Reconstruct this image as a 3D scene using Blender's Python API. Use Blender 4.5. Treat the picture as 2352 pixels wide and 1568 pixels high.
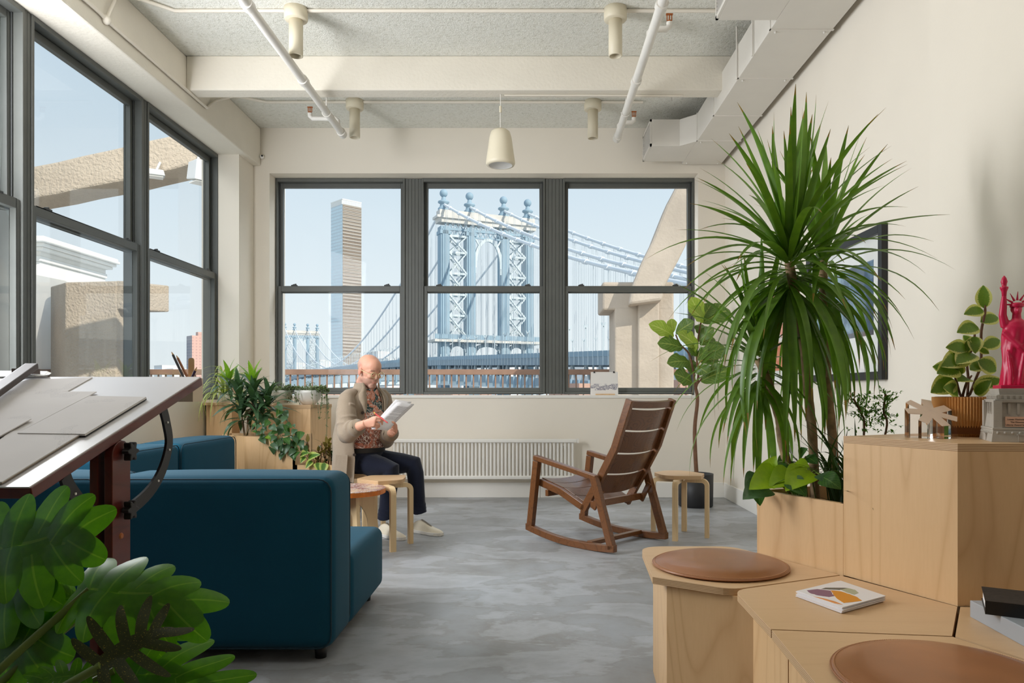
import bpy, bmesh, math, random
from mathutils import Vector, Matrix, Euler, noise
R = random.Random(7)
PI = math.pi
for o in list(bpy.data.objects): bpy.data.objects.remove(o)
SC = bpy.context.scene
COL = SC.collection
V = Vector
# ---------------------------------------------------------------- camera
FPX, CX, HY, CZ = 1680.0, 1222.0, 900.0, 1.05
cam = bpy.data.cameras.new('camera'); camo = bpy.data.objects.new('camera', cam); COL.objects.link(camo)
camo.location = (0, 0, CZ); camo.rotation_euler = (PI/2, 0, 0)
cam.sensor_width = 36; cam.lens = FPX/2352*36
cam.shift_x = -(CX-1176)/2352; cam.shift_y = (HY-784)/2352
cam.clip_start = .05; cam.clip_end = 6000
SC.camera = camo
SC.view_settings.view_transform = 'Standard'; SC.view_settings.look = 'None'
SC.view_settings.gamma = 1; SC.view_settings.use_curve_mapping = False
SC.view_settings.exposure = 0.0
def P(px, py, Y): return V(((px-CX)*Y/FPX, Y, CZ-(py-HY)*Y/FPX))
# ---------------------------------------------------------------- sky
W = bpy.data.worlds.new('sky'); SC.world = W; W.use_nodes = True
nt = W.node_tree; nt.nodes.clear()
tc = nt.nodes.new('ShaderNodeTexCoord'); sx = nt.nodes.new('ShaderNodeSeparateXYZ')
rp = nt.nodes.new('ShaderNodeValToRGB'); bg = nt.nodes.new('ShaderNodeBackground'); wo = nt.nodes.new('ShaderNodeOutputWorld')
nt.links.new(tc.outputs['Generated'], sx.inputs[0]); nt.links.new(sx.outputs['Z'], rp.inputs[0])
nt.links.new(rp.outputs[0], bg.inputs[0]); nt.links.new(bg.outputs[0], wo.inputs[0])
e = rp.color_ramp.elements
e[0].position = 0.0; e[0].color = (.89, .95, .97, 1)
e[1].position = .75; e[1].color = (.30, .47, .74, 1)
x_ = e.new(.15); x_.color = (.79, .885, .945, 1)
x_ = e.new(.34); x_.color = (.62, .76, .88, 1)
bg.inputs[1].default_value = 1.0
# ---------------------------------------------------------------- sun and added fill lamps
def lamp(name, kind, loc, energy, color=(1, 1, 1), aim=None, size=(1, 1), angle=None):
    d = bpy.data.lights.new(name, kind); d.energy = energy; d.color = color
    o = bpy.data.objects.new(name, d); COL.objects.link(o); o.location = loc
    if kind == 'AREA': d.shape = 'RECTANGLE'; d.size, d.size_y = size
    if kind == 'SUN' and angle: d.angle = angle
    if aim is not None: o.rotation_euler = (V(aim)-V(loc)).to_track_quat('-Z', 'Y').to_euler()
    return o
lamp('sun', 'SUN', (20, -20, 30), 4.3, (1.0, .93, .82), aim=(20-.62, -20+.52, 30-.60), angle=.01)
# added area lamp at the out-of-frame left windows, boosting daylight from that side
lamp('left_window_fill', 'AREA', (-2.93, 3.42, 2.15), 132, (.96, .97, 1.0), aim=(2.0, 4.9, 2.1), size=(1.1, 2.1))
# added unseen lamps above the terrace, strengthening skylight through far and left windows
lamp('terrace_fill', 'AREA', (-.4, 8.6, 4.8), 222, (.93, .97, 1.0), aim=(0, 4.6, .3), size=(5.0, 2.2))
lamp('side_terrace_fill', 'AREA', (-4.9, 5.6, 5.6), 200, (1.0, .98, .95), aim=(-.6, 5.2, .6), size=(3.6, 2.6))
# added warm fill without fixtures: one overhead out of frame, one behind the camera
lamp('overhead_fill', 'AREA', (0.6, 1.9, 3.62), 13, (1.0, .90, .74), aim=(1.2, 4.0, 1.2), size=(2.0, .8))
lamp('rear_fill', 'AREA', (0.0, -3.4, 2.6), 4, (1.0, .92, .80), aim=(0.4, 6.0, 2.6), size=(4.0, 2.0))

# ---------------------------------------------------------------- mesh helpers
def rot_to(d, up=V((0, 0, 1))):
    d = d.normalized(); s = d.cross(up)
    if s.length < 1e-5: s = d.cross(V((0, 1, 0)))
    s.normalize(); u = s.cross(d); return s, d, u
class MB:
    def __init__(s): s.v = []; s.f = []; s.sm = []; s.mi = []; s.uv = None
    def add(s, vs, fs, smooth=False, mi=0):
        b = len(s.v); s.v += [tuple(p) for p in vs]
        for f in fs: s.f.append(tuple(i+b for i in f)); s.sm.append(smooth); s.mi.append(mi)
        return s
    def hexa(s, p, mi=0):  # 8 corners: bottom 4 ccw, top 4 ccw
        return s.add(p, [(3, 2, 1, 0), (4, 5, 6, 7), (0, 1, 5, 4), (1, 2, 6, 5), (2, 3, 7, 6), (3, 0, 4, 7)], mi=mi)
    def box(s, x0, x1, y0, y1, z0, z1, mi=0):
        return s.hexa([(x0, y0, z0), (x1, y0, z0), (x1, y1, z0), (x0, y1, z0), (x0, y0, z1), (x1, y0, z1), (x1, y1, z1), (x0, y1, z1)], mi)
    def bar(s, a, b, w, h, up=V((0, 0, 1)), mi=0, w2=None, h2=None):
        a = V(a); b = V(b); S, D, U = rot_to(b-a, V(up)); w2 = w if w2 is None else w2; h2 = h if h2 is None else h2
        q = []
        for c, ww, hh in ((a, w, h), (b, w2, h2)):
            q.append([c-S*ww/2-U*hh/2, c+S*ww/2-U*hh/2, c+S*ww/2+U*hh/2, c-S*ww/2+U*hh/2])
        return s.add(q[0]+q[1], [(0, 1, 2, 3), (7, 6, 5, 4), (4, 5, 1, 0), (5, 6, 2, 1), (6, 7, 3, 2), (7, 4, 0, 3)], mi=mi)
    def loft(s, rings, smooth=True, cap=True, closed=True, mi=0, loop=False):
        n = len(rings[0]); vs = [p for r in rings for p in r]; fs = []
        m = len(rings); rng = range(m) if loop else range(m-1)
        for i in rng:
            j = (i+1) % m
            for k in range(n if closed else n-1):
                l = (k+1) % n; fs.append((i*n+k, i*n+l, j*n+l, j*n+k))
        s.add(vs, fs, smooth, mi)
        if cap and not loop:
            s.add(rings[0], [tuple(range(n-1, -1, -1))], False, mi); s.add(rings[-1], [tuple(range(n))], False, mi)
        return s
    def tube(s, path, r, n=8, cap=True, closed=False, mi=0, sq=None, smooth=True):
        path = [V(p) for p in path]; m = len(path)
        rr = r if isinstance(r, (list, tuple)) else [r]*m
        def tan(i):
            if closed: return (path[(i+1) % m]-path[i-1]).normalized()
            a = path[max(i-1, 0)]; b = path[min(i+1, m-1)]; return (b-a).normalized()
        t = tan(0); ref = V((0, 0, 1)) if abs(t.z) < .9 else V((1, 0, 0))
        u = t.cross(ref).normalized(); rings = []
        for i in range(m):
            t2 = tan(i); u = (u-t2*u.dot(t2)); u = u.normalized() if u.length > 1e-6 else t2.orthogonal().normalized(); w = t2.cross(u)
            a_, b_ = (rr[i], rr[i]) if not isinstance(rr[i], (tuple, list)) else rr[i]
            rings.append([path[i]+u*math.cos(2*PI*k/n)*a_+w*math.sin(2*PI*k/n)*b_ for k in range(n)])
        return s.loft(rings, smooth=smooth, cap=cap and not closed, loop=closed, mi=mi)
    def cyl(s, a, b, r0, r1=None, n=16, mi=0, cap=True):
        return s.tube([a, b], [r0, r0 if r1 is None else r1], n=n, mi=mi, cap=cap)
    def lathe(s, prof, c=(0, 0, 0), n=24, cap=False, mi=0, smooth=True, sx=1, sy=1, M=None):
        c = V(c); rings = [[c+V((math.cos(2*PI*k/n)*r*sx, math.sin(2*PI*k/n)*r*sy, z)) for k in range(n)] for r, z in prof]
        if M is not None: rings = [[M @ p for p in r] for r in rings]
        return s.loft(rings, smooth=smooth, cap=cap, mi=mi)
    def prism(s, poly, z0, z1, mi=0, M=None):
        n = len(poly); a = sum(poly[i][0]*poly[(i+1) % n][1]-poly[(i+1) % n][0]*poly[i][1] for i in range(n))
        if a < 0: poly = poly[::-1]
        vs = [V((x, y, z0)) for x, y in poly]+[V((x, y, z1)) for x, y in poly]
        if M is not None: vs = [M @ p for p in vs]
        return s.add(vs, [tuple(range(n-1, -1, -1)), tuple(range(n, 2*n))]+[(i, (i+1) % n, n+(i+1) % n, n+i) for i in range(n)], mi=mi)
    def ball(s, c, r, n=16, m=10, mi=0, M=None):
        r = (r, r, r) if not isinstance(r, (tuple, list, Vector)) else r; c = V(c); rings = []
        vs = []; fs = []
        for i in range(1, m):
            a = PI*i/m
            for k in range(n): vs.append(V((math.sin(a)*math.cos(2*PI*k/n)*r[0], math.sin(a)*math.sin(2*PI*k/n)*r[1], math.cos(a)*r[2])))
        vs += [V((0, 0, r[2])), V((0, 0, -r[2]))]; T = len(vs)-2; B = T+1
        for i in range(m-2):
            for k in range(n): fs.append((i*n+k, (i+1)*n+k, (i+1)*n+(k+1) % n, i*n+(k+1) % n))
        for k in range(n): fs.append((T, k, (k+1) % n)); fs.append((B, (m-2)*n+(k+1) % n, (m-2)*n+k))
        vs = [c+(M @ p if M is not None else p) for p in vs]
        return s.add(vs, fs, True, mi)
    def rbox(s, c, size, r, n=3, m=4, puff=(0, 0, 0, 0, 0, 0), M=None, mi=0):
        # rounded box; puff = outward bulge of -x,+x,-y,+y,-z,+z
        h = [q/2 for q in size]; c = V(c); ax = []
        for a in range(3):
            L = [h[a]-r+r*math.tan(k/n*PI/4) for k in range(n+1)]
            mid = [-(h[a]-r)+2*(h[a]-r)*k/m for k in range(1, m)]
            ax.append([-q for q in L[::-1]]+mid+L)
        def pt(p):
            q = V([max(-(h[a]-r), min(h[a]-r, p[a])) for a in range(3)]); d = p-q
            out = q+(d.normalized()*r if d.length > 1e-9 else d); o2 = out.copy()
            for a in range(3):
                b, e_ = (a+1) % 3, (a+2) % 3
                w = max(0, 1-(out[b]/h[b])**2)*max(0, 1-(out[e_]/h[e_])**2)
                if out[a] < 0: o2[a] -= puff[2*a]*w*min(1, -out[a]/h[a])
                else: o2[a] += puff[2*a+1]*w*min(1, out[a]/h[a])
            return o2
        for a in range(3):
            b, e_ = (a+1) % 3, (a+2) % 3
            for sg in (-1, 1):
                vs = []; A, B = ax[b], ax[e_]
                for x in A:
                    for y in B:
                        p = V((0, 0, 0)); p[a] = sg*h[a]; p[b] = x; p[e_] = y; q = pt(p); vs.append(c+(M @ q if M is not None else q))
                nb = len(B); fs = []
                for i in range(len(A)-1):
                    for j in range(nb-1):
                        f = (i*nb+j, (i+1)*nb+j, (i+1)*nb+j+1, i*nb+j+1); fs.append(f if sg > 0 else f[::-1])
                s.add(vs, fs, True, mi)
        return s
    def mesh(s, name, mats=None, weld=False):
        me = bpy.data.meshes.new(name); me.from_pydata(s.v, [], s.f)
        for p, a, b in zip(me.polygons, s.sm, s.mi): p.use_smooth = a; p.material_index = b
        for m in (mats if isinstance(mats, (list, tuple)) else [mats] if mats else []): me.materials.append(m)
        if s.uv is not None:
            u = me.uv_layers.new(name='UVMap')
            for l in me.loops: u.data[l.index].uv = s.uv[l.vertex_index]
        if weld:
            bm = bmesh.new(); bm.from_mesh(me); bmesh.ops.remove_doubles(bm, verts=bm.verts, dist=1e-5); bm.to_mesh(me); bm.free()
        me.update(); return me
    def build(s, name, mats, parent=None, bevel=0, weld=False, M=None, kind=None, seg=2, label=None):
        o = bpy.data.objects.new(name, s.mesh(name, mats, weld or bevel > 0)); COL.objects.link(o)
        if parent is not None:
            o.parent = parent
            if M is None: o.matrix_parent_inverse = ROOTM.get(parent.name, Matrix()).inverted()
        if M is not None and M is not True: o.matrix_local = M
        if bevel:
            b = o.modifiers.new('edge', 'BEVEL'); b.width = bevel; b.segments = seg; b.limit_method = 'ANGLE'; b.angle_limit = .6
        if kind: o['kind'] = kind
        if label: o['label'] = label
        return o
ROOTM = {}   # world matrix of each thing's Empty: parts may be written in world coordinates (M=None) or in the thing's own (M=True)
def tag(o, label=None, cat=None, group=None, kind=None):
    for k, v_ in (('label', label), ('category', cat), ('group', group), ('kind', kind)):
        if v_: o[k] = v_
    return o
def thing(name, label, cat, loc=(0, 0, 0), rz=0, group=None):
    o = bpy.data.objects.new(name, None); COL.objects.link(o); o.location = loc; o.rotation_euler = (0, 0, rz); o.empty_display_size = .05
    ROOTM[o.name] = Matrix.Translation(V(loc)) @ Matrix.Rotation(rz, 4, 'Z')
    return tag(o, label, cat, group)
def under(part, *subs):   # sub-parts: meshes already in the part's own space
    for q in subs: q.parent = part; q.matrix_parent_inverse = Matrix()
    return part
def struct(o): o['kind'] = 'structure'; return o
def copy_thing(root, loc, rz=0, label=None):
    r = root.copy(); COL.objects.link(r); r.location = loc; r.rotation_euler = (0, 0, rz)
    ROOTM[r.name] = Matrix.Translation(V(loc)) @ Matrix.Rotation(rz, 4, 'Z')
    if label: r['label'] = label
    for ch in list(root.children):
        c = ch.copy(); COL.objects.link(c); c.parent = r
        for g in list(ch.children):
            d = g.copy(); COL.objects.link(d); d.parent = c
    return r
def child(name, mesh, parent, M):   # cheap part sharing mesh data, placed in the parent's own coordinates
    o = bpy.data.objects.new(name, mesh); COL.objects.link(o); o.parent = parent; o.matrix_local = M; return o
def TRS(loc=(0, 0, 0), az=0, tilt=0, roll=0, s=1):
    return Matrix.Translation(V(loc)) @ Matrix.Rotation(az, 4, 'Z') @ Matrix.Rotation(-tilt, 4, 'Y') @ Matrix.Rotation(roll, 4, 'X') @ Matrix.Scale(s, 4)
def remesh(mb, name, size, mats, smooth=4, iters=1.0):
    me = mb.mesh(name+'_t', None); o = bpy.data.objects.new('tmp', me); COL.objects.link(o)
    m = o.modifiers.new('r', 'REMESH'); m.mode = 'VOXEL'; m.voxel_size = size; m.use_smooth_shade = True
    if smooth: k = o.modifiers.new('s', 'SMOOTH'); k.iterations = smooth; k.factor = .5
    dg = bpy.context.evaluated_depsgraph_get(); out = bpy.data.meshes.new_from_object(o.evaluated_get(dg)); out.name = name
    bpy.data.objects.remove(o); bpy.data.meshes.remove(me)
    out.materials.clear()
    for q in (mats if isinstance(mats, (list, tuple)) else [mats]): out.materials.append(q)
    return out
def link_mesh(me, name, parent=None):
    o = bpy.data.objects.new(name, me); COL.objects.link(o)
    if parent is not None: o.parent = parent; o.matrix_parent_inverse = ROOTM.get(parent.name, Matrix()).inverted()
    return o
# ---------------------------------------------------------------- materials
def S(r, g, b):
    f = lambda c: (c/255/12.92 if c/255 <= .04045 else ((c/255+.055)/1.055)**2.4)
    return (f(r), f(g), f(b), 1)
class NT:
    def __init__(s, name):
        s.m = bpy.data.materials.new(name); s.m.use_nodes = True; s.t = s.m.node_tree; s.b = s.t.nodes['Principled BSDF']; s.out = s.t.nodes['Material Output']
        s._co = None
    def n(s, typ, **kw):
        x = s.t.nodes.new('ShaderNode'+typ)
        for k, v_ in kw.items(): setattr(x, k, v_)
        return x
    def l(s, a, b): s.t.links.new(a, b)
    def coord(s, kind='Object', scale=(1, 1, 1), rot=(0, 0, 0)):
        if s._co is None: s._co = s.n('TexCoord')
        mp = s.n('Mapping'); mp.inputs['Scale'].default_value = scale; mp.inputs['Rotation'].default_value = rot
        s.l(s._co.outputs[kind], mp.inputs[0]); return mp.outputs[0]
    def noise(s, co, scale=5, detail=3, rough=.5, dist=0):
        x = s.n('TexNoise'); x.inputs['Scale'].default_value = scale; x.inputs['Detail'].default_value = detail
        x.inputs['Roughness'].default_value = rough; x.inputs['Distortion'].default_value = dist
        if co is not None: s.l(co, x.inputs['Vector'])
        return x.outputs['Fac']
    def ramp(s, fac, stops, interp='LINEAR'):
        x = s.n('ValToRGB'); s.l(fac, x.inputs[0]); el = x.color_ramp.elements; x.color_ramp.interpolation = interp
        el[0].position, el[0].color = stops[0]; el[1].position, el[1].color = stops[-1]
        for p_, c_ in stops[1:-1]: q = el.new(p_); q.color = c_
        return x.outputs[0]
    def math(s, op, a, b=None, c=None):
        x = s.n('Math', operation=op)
        for i, q in enumerate((a, b, c)):
            if q is None: continue
            if isinstance(q, (int, float)): x.inputs[i].default_value = q
            else: s.l(q, x.inputs[i])
        return x.outputs[0]
    def mix(s, fac, a, b, mode='MIX'):
        x = s.n('Mix', data_type='RGBA', blend_type=mode)
        for i, q in ((0, fac), (6, a), (7, b)):
            if isinstance(q, (int, float)): x.inputs[i].default_value = q
            elif isinstance(q, tuple): x.inputs[i].default_value = q
            else: s.l(q, x.inputs[i])
        return x.outputs[2]
    def bump(s, h, strength=.3, dist=.01):
        x = s.n('Bump'); x.inputs['Strength'].default_value = strength; x.inputs['Distance'].default_value = dist
        s.l(h, x.inputs['Height']); s.l(x.outputs[0], s.b.inputs['Normal'])
    def col(s, c):
        if isinstance(c, tuple): s.b.inputs['Base Color'].default_value = c
        else: s.l(c, s.b.inputs['Base Color'])
    def set(s, **kw):
        for k, v_ in kw.items():
            i = s.b.inputs[{'rough': 'Roughness', 'metal': 'Metallic', 'spec': 'Specular IOR Level', 'coat': 'Coat Weight', 'sheen': 'Sheen Weight', 'trans': 'Transmission Weight', 'ior': 'IOR', 'sss': 'Subsurface Weight', 'alpha': 'Alpha', 'coatr': 'Coat Roughness'}[k]]
            if isinstance(v_, (int, float)): i.default_value = v_
            else: s.l(v_, i)
        return s
def plain(name, c, rough=.5, vary=.06, scale=6, bump=0, bscale=60, detail=3, bdist=.004, **kw):
    t = NT(name); co = t.coord()
    n1 = t.noise(co, scale, detail)
    d = tuple(q*(1-vary) for q in c[:3])+(1,); u = tuple(min(1, q*(1+vary)) for q in c[:3])+(1,)
    t.col(t.ramp(n1, [(.3, d), (.7, u)])); t.set(rough=rough, **kw)
    if bump: t.bump(t.noise(co, bscale, 4), bump, bdist)
    return t.m
def wood(name, base, dark, scale=(1.2, 1.2, .14), rings=9, amt=.6, rough=.45, fiber=90, rot=(0, 0, 0), spec=.4, coat=0):
    # contour lines of a stretched noise give plain-sawn figure; fine stretched noise gives fibre
    t = NT(name); co = t.coord('Object', scale, rot)
    n1 = t.noise(co, 1.6, 2, .45, .4)
    w = t.math('MULTIPLY', n1, rings); fr = t.math('FRACT', w)
    tri = t.math('POWER', t.math('SUBTRACT', 1.0, t.math('ABSOLUTE', t.math('SUBTRACT', t.math('MULTIPLY', fr, 2.0), 1.0))), 5.0)
    f2 = t.noise(co, fiber, 2, .5); f3 = t.noise(co, 3.0, 2)
    k = t.math('MULTIPLY', tri, amt)
    c = t.mix(k, base, dark)
    c = t.mix(t.math('MULTIPLY', f2, .22), c, dark)
    c = t.mix(t.math('MULTIPLY', f3, .18), c, tuple(min(1, q*1.25) for q in base[:3])+(1,))
    t.col(c); t.set(rough=rough, spec=spec, coat=coat); t.bump(f2, .06, .002)
    return t.m
def plies(name, a, b, pitch=.0022):
    t = NT(name); co = t.coord(); sp = t.n('SeparateXYZ'); t.l(co, sp.inputs[0])
    nz = t.noise(t.coord('Object', (3, 3, 60)), 4, 2)
    fr = t.math('FRACT', t.math('MULTIPLY', t.math('ADD', sp.outputs[2], t.math('MULTIPLY', nz, .0012)), 1/pitch/2))
    st = t.math('GREATER_THAN', fr, .55)
    t.col(t.mix(st, a, b)); t.set(rough=.6); return t.m
def fabric(name, c, c2, rough=.9, scale=900, sheen=.25, big=3):
    t = NT(name); co = t.coord(); n1 = t.noise(co, scale, 2, .7); n2 = t.noise(co, big, 3)
    t.col(t.mix(t.math('MULTIPLY', n1, .9), t.mix(t.math('MULTIPLY', n2, .5), c, c2), c2)); t.set(rough=rough, sheen=sheen, spec=.2); t.bump(n1, .25, .001)
    return t.m
def leafmat(name, c, c2, vein=None, rough=.4, side_=.7, margin=None, edge=.5, trans=.25, spots=None, tip=None):
    # u across the blade (0..1), v along it
    t = NT(name); sp = t.n('SeparateXYZ'); co = t.coord('UV'); t.l(co, sp.inputs[0])
    ob = t.coord('Object'); n1 = t.noise(ob, 14, 2); n2 = t.noise(ob, 60, 2)
    base = t.mix(n1, c, c2)
    d = t.math('ABSOLUTE', t.math('SUBTRACT', sp.outputs[0], .5))
    if margin is not None:
        nn = t.noise(ob, 45, 3); mk = t.math('GREATER_THAN', t.math('ADD', d, t.math('MULTIPLY', t.math('SUBTRACT', nn, .5), .35)), edge*.5)
        base = t.mix(mk, base, margin)
    if vein is not None:
        mid = t.math('LESS_THAN', d, .03)
        sl = t.math('FRACT', t.math('ADD', t.math('MULTIPLY', sp.outputs[1], 7.0), t.math('MULTIPLY', d, -5.0)))
        side = t.math('LESS_THAN', t.math('ABSOLUTE', t.math('SUBTRACT', sl, .5)), .06)
        mm = t.math('MULTIPLY', t.math('MAXIMUM', mid, t.math('MULTIPLY', side, side_)), .75)
        base = t.mix(mm, base, vein)
    if spots is not None: base = t.mix(t.math('MULTIPLY', t.math('GREATER_THAN', n2, .66), .7), base, spots)
    if tip is not None: base = t.mix(t.math('MULTIPLY', t.math('GREATER_THAN', t.math('ADD', sp.outputs[1], t.math('MULTIPLY', n1, .12)), 1.0), .8), base, tip)
    t.col(base); t.set(rough=rough, spec=.4)
    tr = t.n('BsdfTranslucent'); t.l(t.mix(1.0, base, (1.35, 1.5, .5, 1), 'MULTIPLY'), tr.inputs[0]); mx = t.n('MixShader'); mx.inputs[0].default_value = trans
    t.l(t.b.outputs[0], mx.inputs[1]); t.l(tr.outputs[0], mx.inputs[2]); t.l(mx.outputs[0], t.out.inputs[0])
    return t.m
def glass(name, tint=(1, 1, 1, 1), refl=.9):
    t = NT(name); tr = t.n('BsdfTransparent'); tr.inputs[0].default_value = tint; gl = t.n('BsdfGlossy'); gl.inputs['Roughness'].default_value = .02
    fr = t.n('Fresnel'); fr.inputs[0].default_value = 1.45; mx = t.n('MixShader'); k = t.math('MULTIPLY', fr.outputs[0], refl)
    t.l(k, mx.inputs[0]); t.l(tr.outputs[0], mx.inputs[1]); t.l(gl.outputs[0], mx.inputs[2]); t.l(mx.outputs[0], t.out.inputs[0]); return t.m
M = {}
M['wall'] = plain('wall_paint', S(236, 228, 214), .75, .015, 2, .12, 120, 2, .002)
M['trim'] = plain('white_trim', S(240, 237, 230), .5, .01)
M['beam'] = plain('painted_concrete', S(232, 225, 211), .8, .03, 3, .5, 40, 4, .006)
def ceiling_mat():
    t = NT('sprayed_ceiling'); co = t.coord(); a = t.noise(co, 42, 5, .7); b = t.noise(co, 2.2, 3); g = t.noise(co, 90, 3, .6)
    c = t.ramp(a, [(.28, S(196, 194, 180)), (.42, S(238, 236, 226)), (.7, S(250, 249, 242))]); c = t.mix(t.math('MULTIPLY', b, .30), c, S(214, 218, 208))
    c = t.mix(t.math('MULTIPLY', t.math('LESS_THAN', g, .32), .35), c, S(140, 136, 118))
    t.col(c); t.set(rough=.95); t.bump(t.math('ADD', a, t.math('MULTIPLY', g, .5)), .6, .02); return t.m
M['ceiling'] = ceiling_mat()
def floor_mat():
    t = NT('polished_concrete'); co = t.coord('Object', (1, 1, 1)); st = t.coord('Object', (.8, 1.5, 1))
    a = t.noise(co, 1.8, 6, .62, .4); b = t.noise(st, 2.2, 7, .6, .3); g = t.noise(co, 40, 4, .7)
    c = t.ramp(a, [(.3, S(130, 129, 126)), (.5, S(149, 151, 153)), (.72, S(162, 167, 173))])
    pale = t.ramp(b, [(.47, (0, 0, 0, 1)), (.55, (1, 1, 1, 1)), (.62, (.5, .5, .5, 1)), (.8, (0, 0, 0, 1))])
    c = t.mix(t.math('MULTIPLY', pale, .36), c, S(196, 199, 205))
    ring = t.ramp(b, [(.455, (0, 0, 0, 1)), (.49, (1, 1, 1, 1)), (.503, (0, 0, 0, 1))])
    c = t.mix(t.math('MULTIPLY', t.math('MULTIPLY', ring, g), .6), c, S(120, 112, 98))
    c = t.mix(t.math('MULTIPLY', g, .16), c, S(140, 136, 128)); t.col(c)
    t.set(rough=t.ramp(a, [(.3, (.5, .5, .5, 1)), (.7, (.36, .36, .36, 1))]), spec=.5); t.bump(g, .04, .002); return t.m
M['floor'] = floor_mat()
M['frame'] = plain('grey_window_frame', S(92, 94, 90), .45, .05, 8, .05, 200)
M['framed'] = plain('dark_window_track', S(58, 60, 60), .5, .05, 8)
M['glass'] = glass('window_glass', (.985, .993, .99, 1), .12)
M['birch'] = wood('birch_ply_face', S(226, 188, 140), S(186, 138, 88), (1.5, 1.5, .22), 20, .42, .42)
M['birchtop'] = wood('birch_ply_top', S(216, 180, 138), S(186, 146, 102), (.25, 1.6, 1.6), 14, .16, .4)
M['ply'] = plies('ply_edge', S(220, 188, 146), S(166, 124, 82))
M['walnut'] = wood('walnut', S(112, 72, 44), S(54, 32, 20), (2.4, 2.4, 2.4), 34, .8, .32, 120, coat=.15)
M['walnutbar'] = wood('walnut_bars', S(118, 74, 40), S(64, 38, 20), (3.2, 3.2, 3.2), 16, .55, .34, 70, coat=.15)
M['teal'] = fabric('teal_wool', S(16, 90, 114), S(8, 52, 70), sheen=.06)
M['tealdark'] = plain('teal_piping', S(10, 46, 60), .8, .05)
M['black'] = plain('black_metal', S(20, 19, 20), .45, .05)
M['mahog'] = wood('mahogany_stain', S(96, 36, 26), S(46, 14, 12), (6, 1, 6), 8, .5, .35, 80, coat=.2)
M['white'] = plain('white_enamel', S(238, 235, 228), .35, .01)
M['cream'] = plain('cream_paint', S(226, 216, 192), .45, .01)
M['duct'] = plain('painted_duct', S(226, 221, 212), .5, .015)
M['pipe'] = plain('painted_pipe', S(232, 228, 220), .5, .03, 8, .4, 90, 3, .003)
M['leather'] = plain('tan_leather', S(156, 102, 64), .38, .16, 5, .12, 240, 3, .001, coat=.1)
M['stitch'] = plain('pale_stitching', S(206, 156, 112), .7, .03)
M['paper'] = plain('white_paper', S(240, 238, 236), .8, .02)
M['soil'] = plain('potting_soil', S(52, 38, 28), .95, .3, 40, .8, 60, 3, .01)
M['bark'] = plain('plant_bark', S(150, 124, 92), .85, .3, 30, .8, 50, 4, .005)
M['stem'] = plain('brown_stem', S(112, 78, 54), .7, .2, 30, .3, 60)
M['gstem'] = plain('green_stem', S(96, 112, 40), .55, .15, 20)
# ================================================================ room shell
DB, XR, ZC = 7.29, 1.925, 3.68           # far wall, right wall, ceiling
XB, XCOL, XW = -2.705, -2.776, -2.974    # beam face, corner column face, left window plane
YCOL, YWIN = 6.93, 7.449
Y0 = -9.0                                 # the loft behind the camera ends here
def sb(name, mat_, *boxes, bevel=0):
    m = MB()
    for b in boxes: m.box(*b)
    return struct(m.build(name, mat_, bevel=bevel))
sb('floor', M['floor'], (-3.4, 2.3, Y0, 7.75, -.15, 0))
sb('ceiling', M['ceiling'], (-3.4, 2.3, Y0, 7.75, ZC, ZC+.2))
WX0, WX1, WZ0, WZ1 = -2.616, 1.655, 1.016, 3.229
sb('wall_back', M['wall'], (-3.13, WX0, DB, 7.75, 0, ZC), (WX1, 2.3, DB, 7.75, 0, ZC), (WX0, WX1, DB, 7.75, 0, WZ0), (WX0, WX1, DB, 7.75, WZ1, ZC))
sb('wall_right', M['wall'], (XR, 2.3, 3.32, 7.75, 0, ZC))
sb('wall_right_pier', M['wall'], (1.805, 2.3, Y0, 3.32, 0, ZC))
sb('wall_left_parapet', M['wall'], (-3.15, XW+.02, Y0, YCOL, 0, .98))
sb('wall_left_column', M['wall'], (-3.13, XCOL, YCOL, DB, 0, 3.3), (-3.13, XW-.02, .1, .2, .98, 3.3))
sb('wall_left_header', M['beam'], (-3.13, XB, Y0, DB, 3.30, ZC), bevel=.012)
sb('wall_left', M['wall'], (-3.13, XW, Y0, .1, .98, 3.3))
sb('wall_near', M['wall'], (-3.4, 2.3, Y0-.2, Y0, 0, ZC))
sb('trim_ceiling_beam', M['beam'], (XB, XR, 5.72, 5.87, 3.41, ZC), bevel=.01)
sb('baseboard_back', M['trim'], (XCOL, .08, DB-.014, DB, 0, .15), (.083, XR, DB-.014, DB, 0, .15), bevel=.003)
sb('baseboard_right', M['trim'], (XR-.014, XR, 3.32, DB-.014, 0, .15), bevel=.003)
sb('trim_sill', M['trim'], (WX0, WX1, DB-.012, YWIN+.02, .99, 1.019), bevel=.003)
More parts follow.
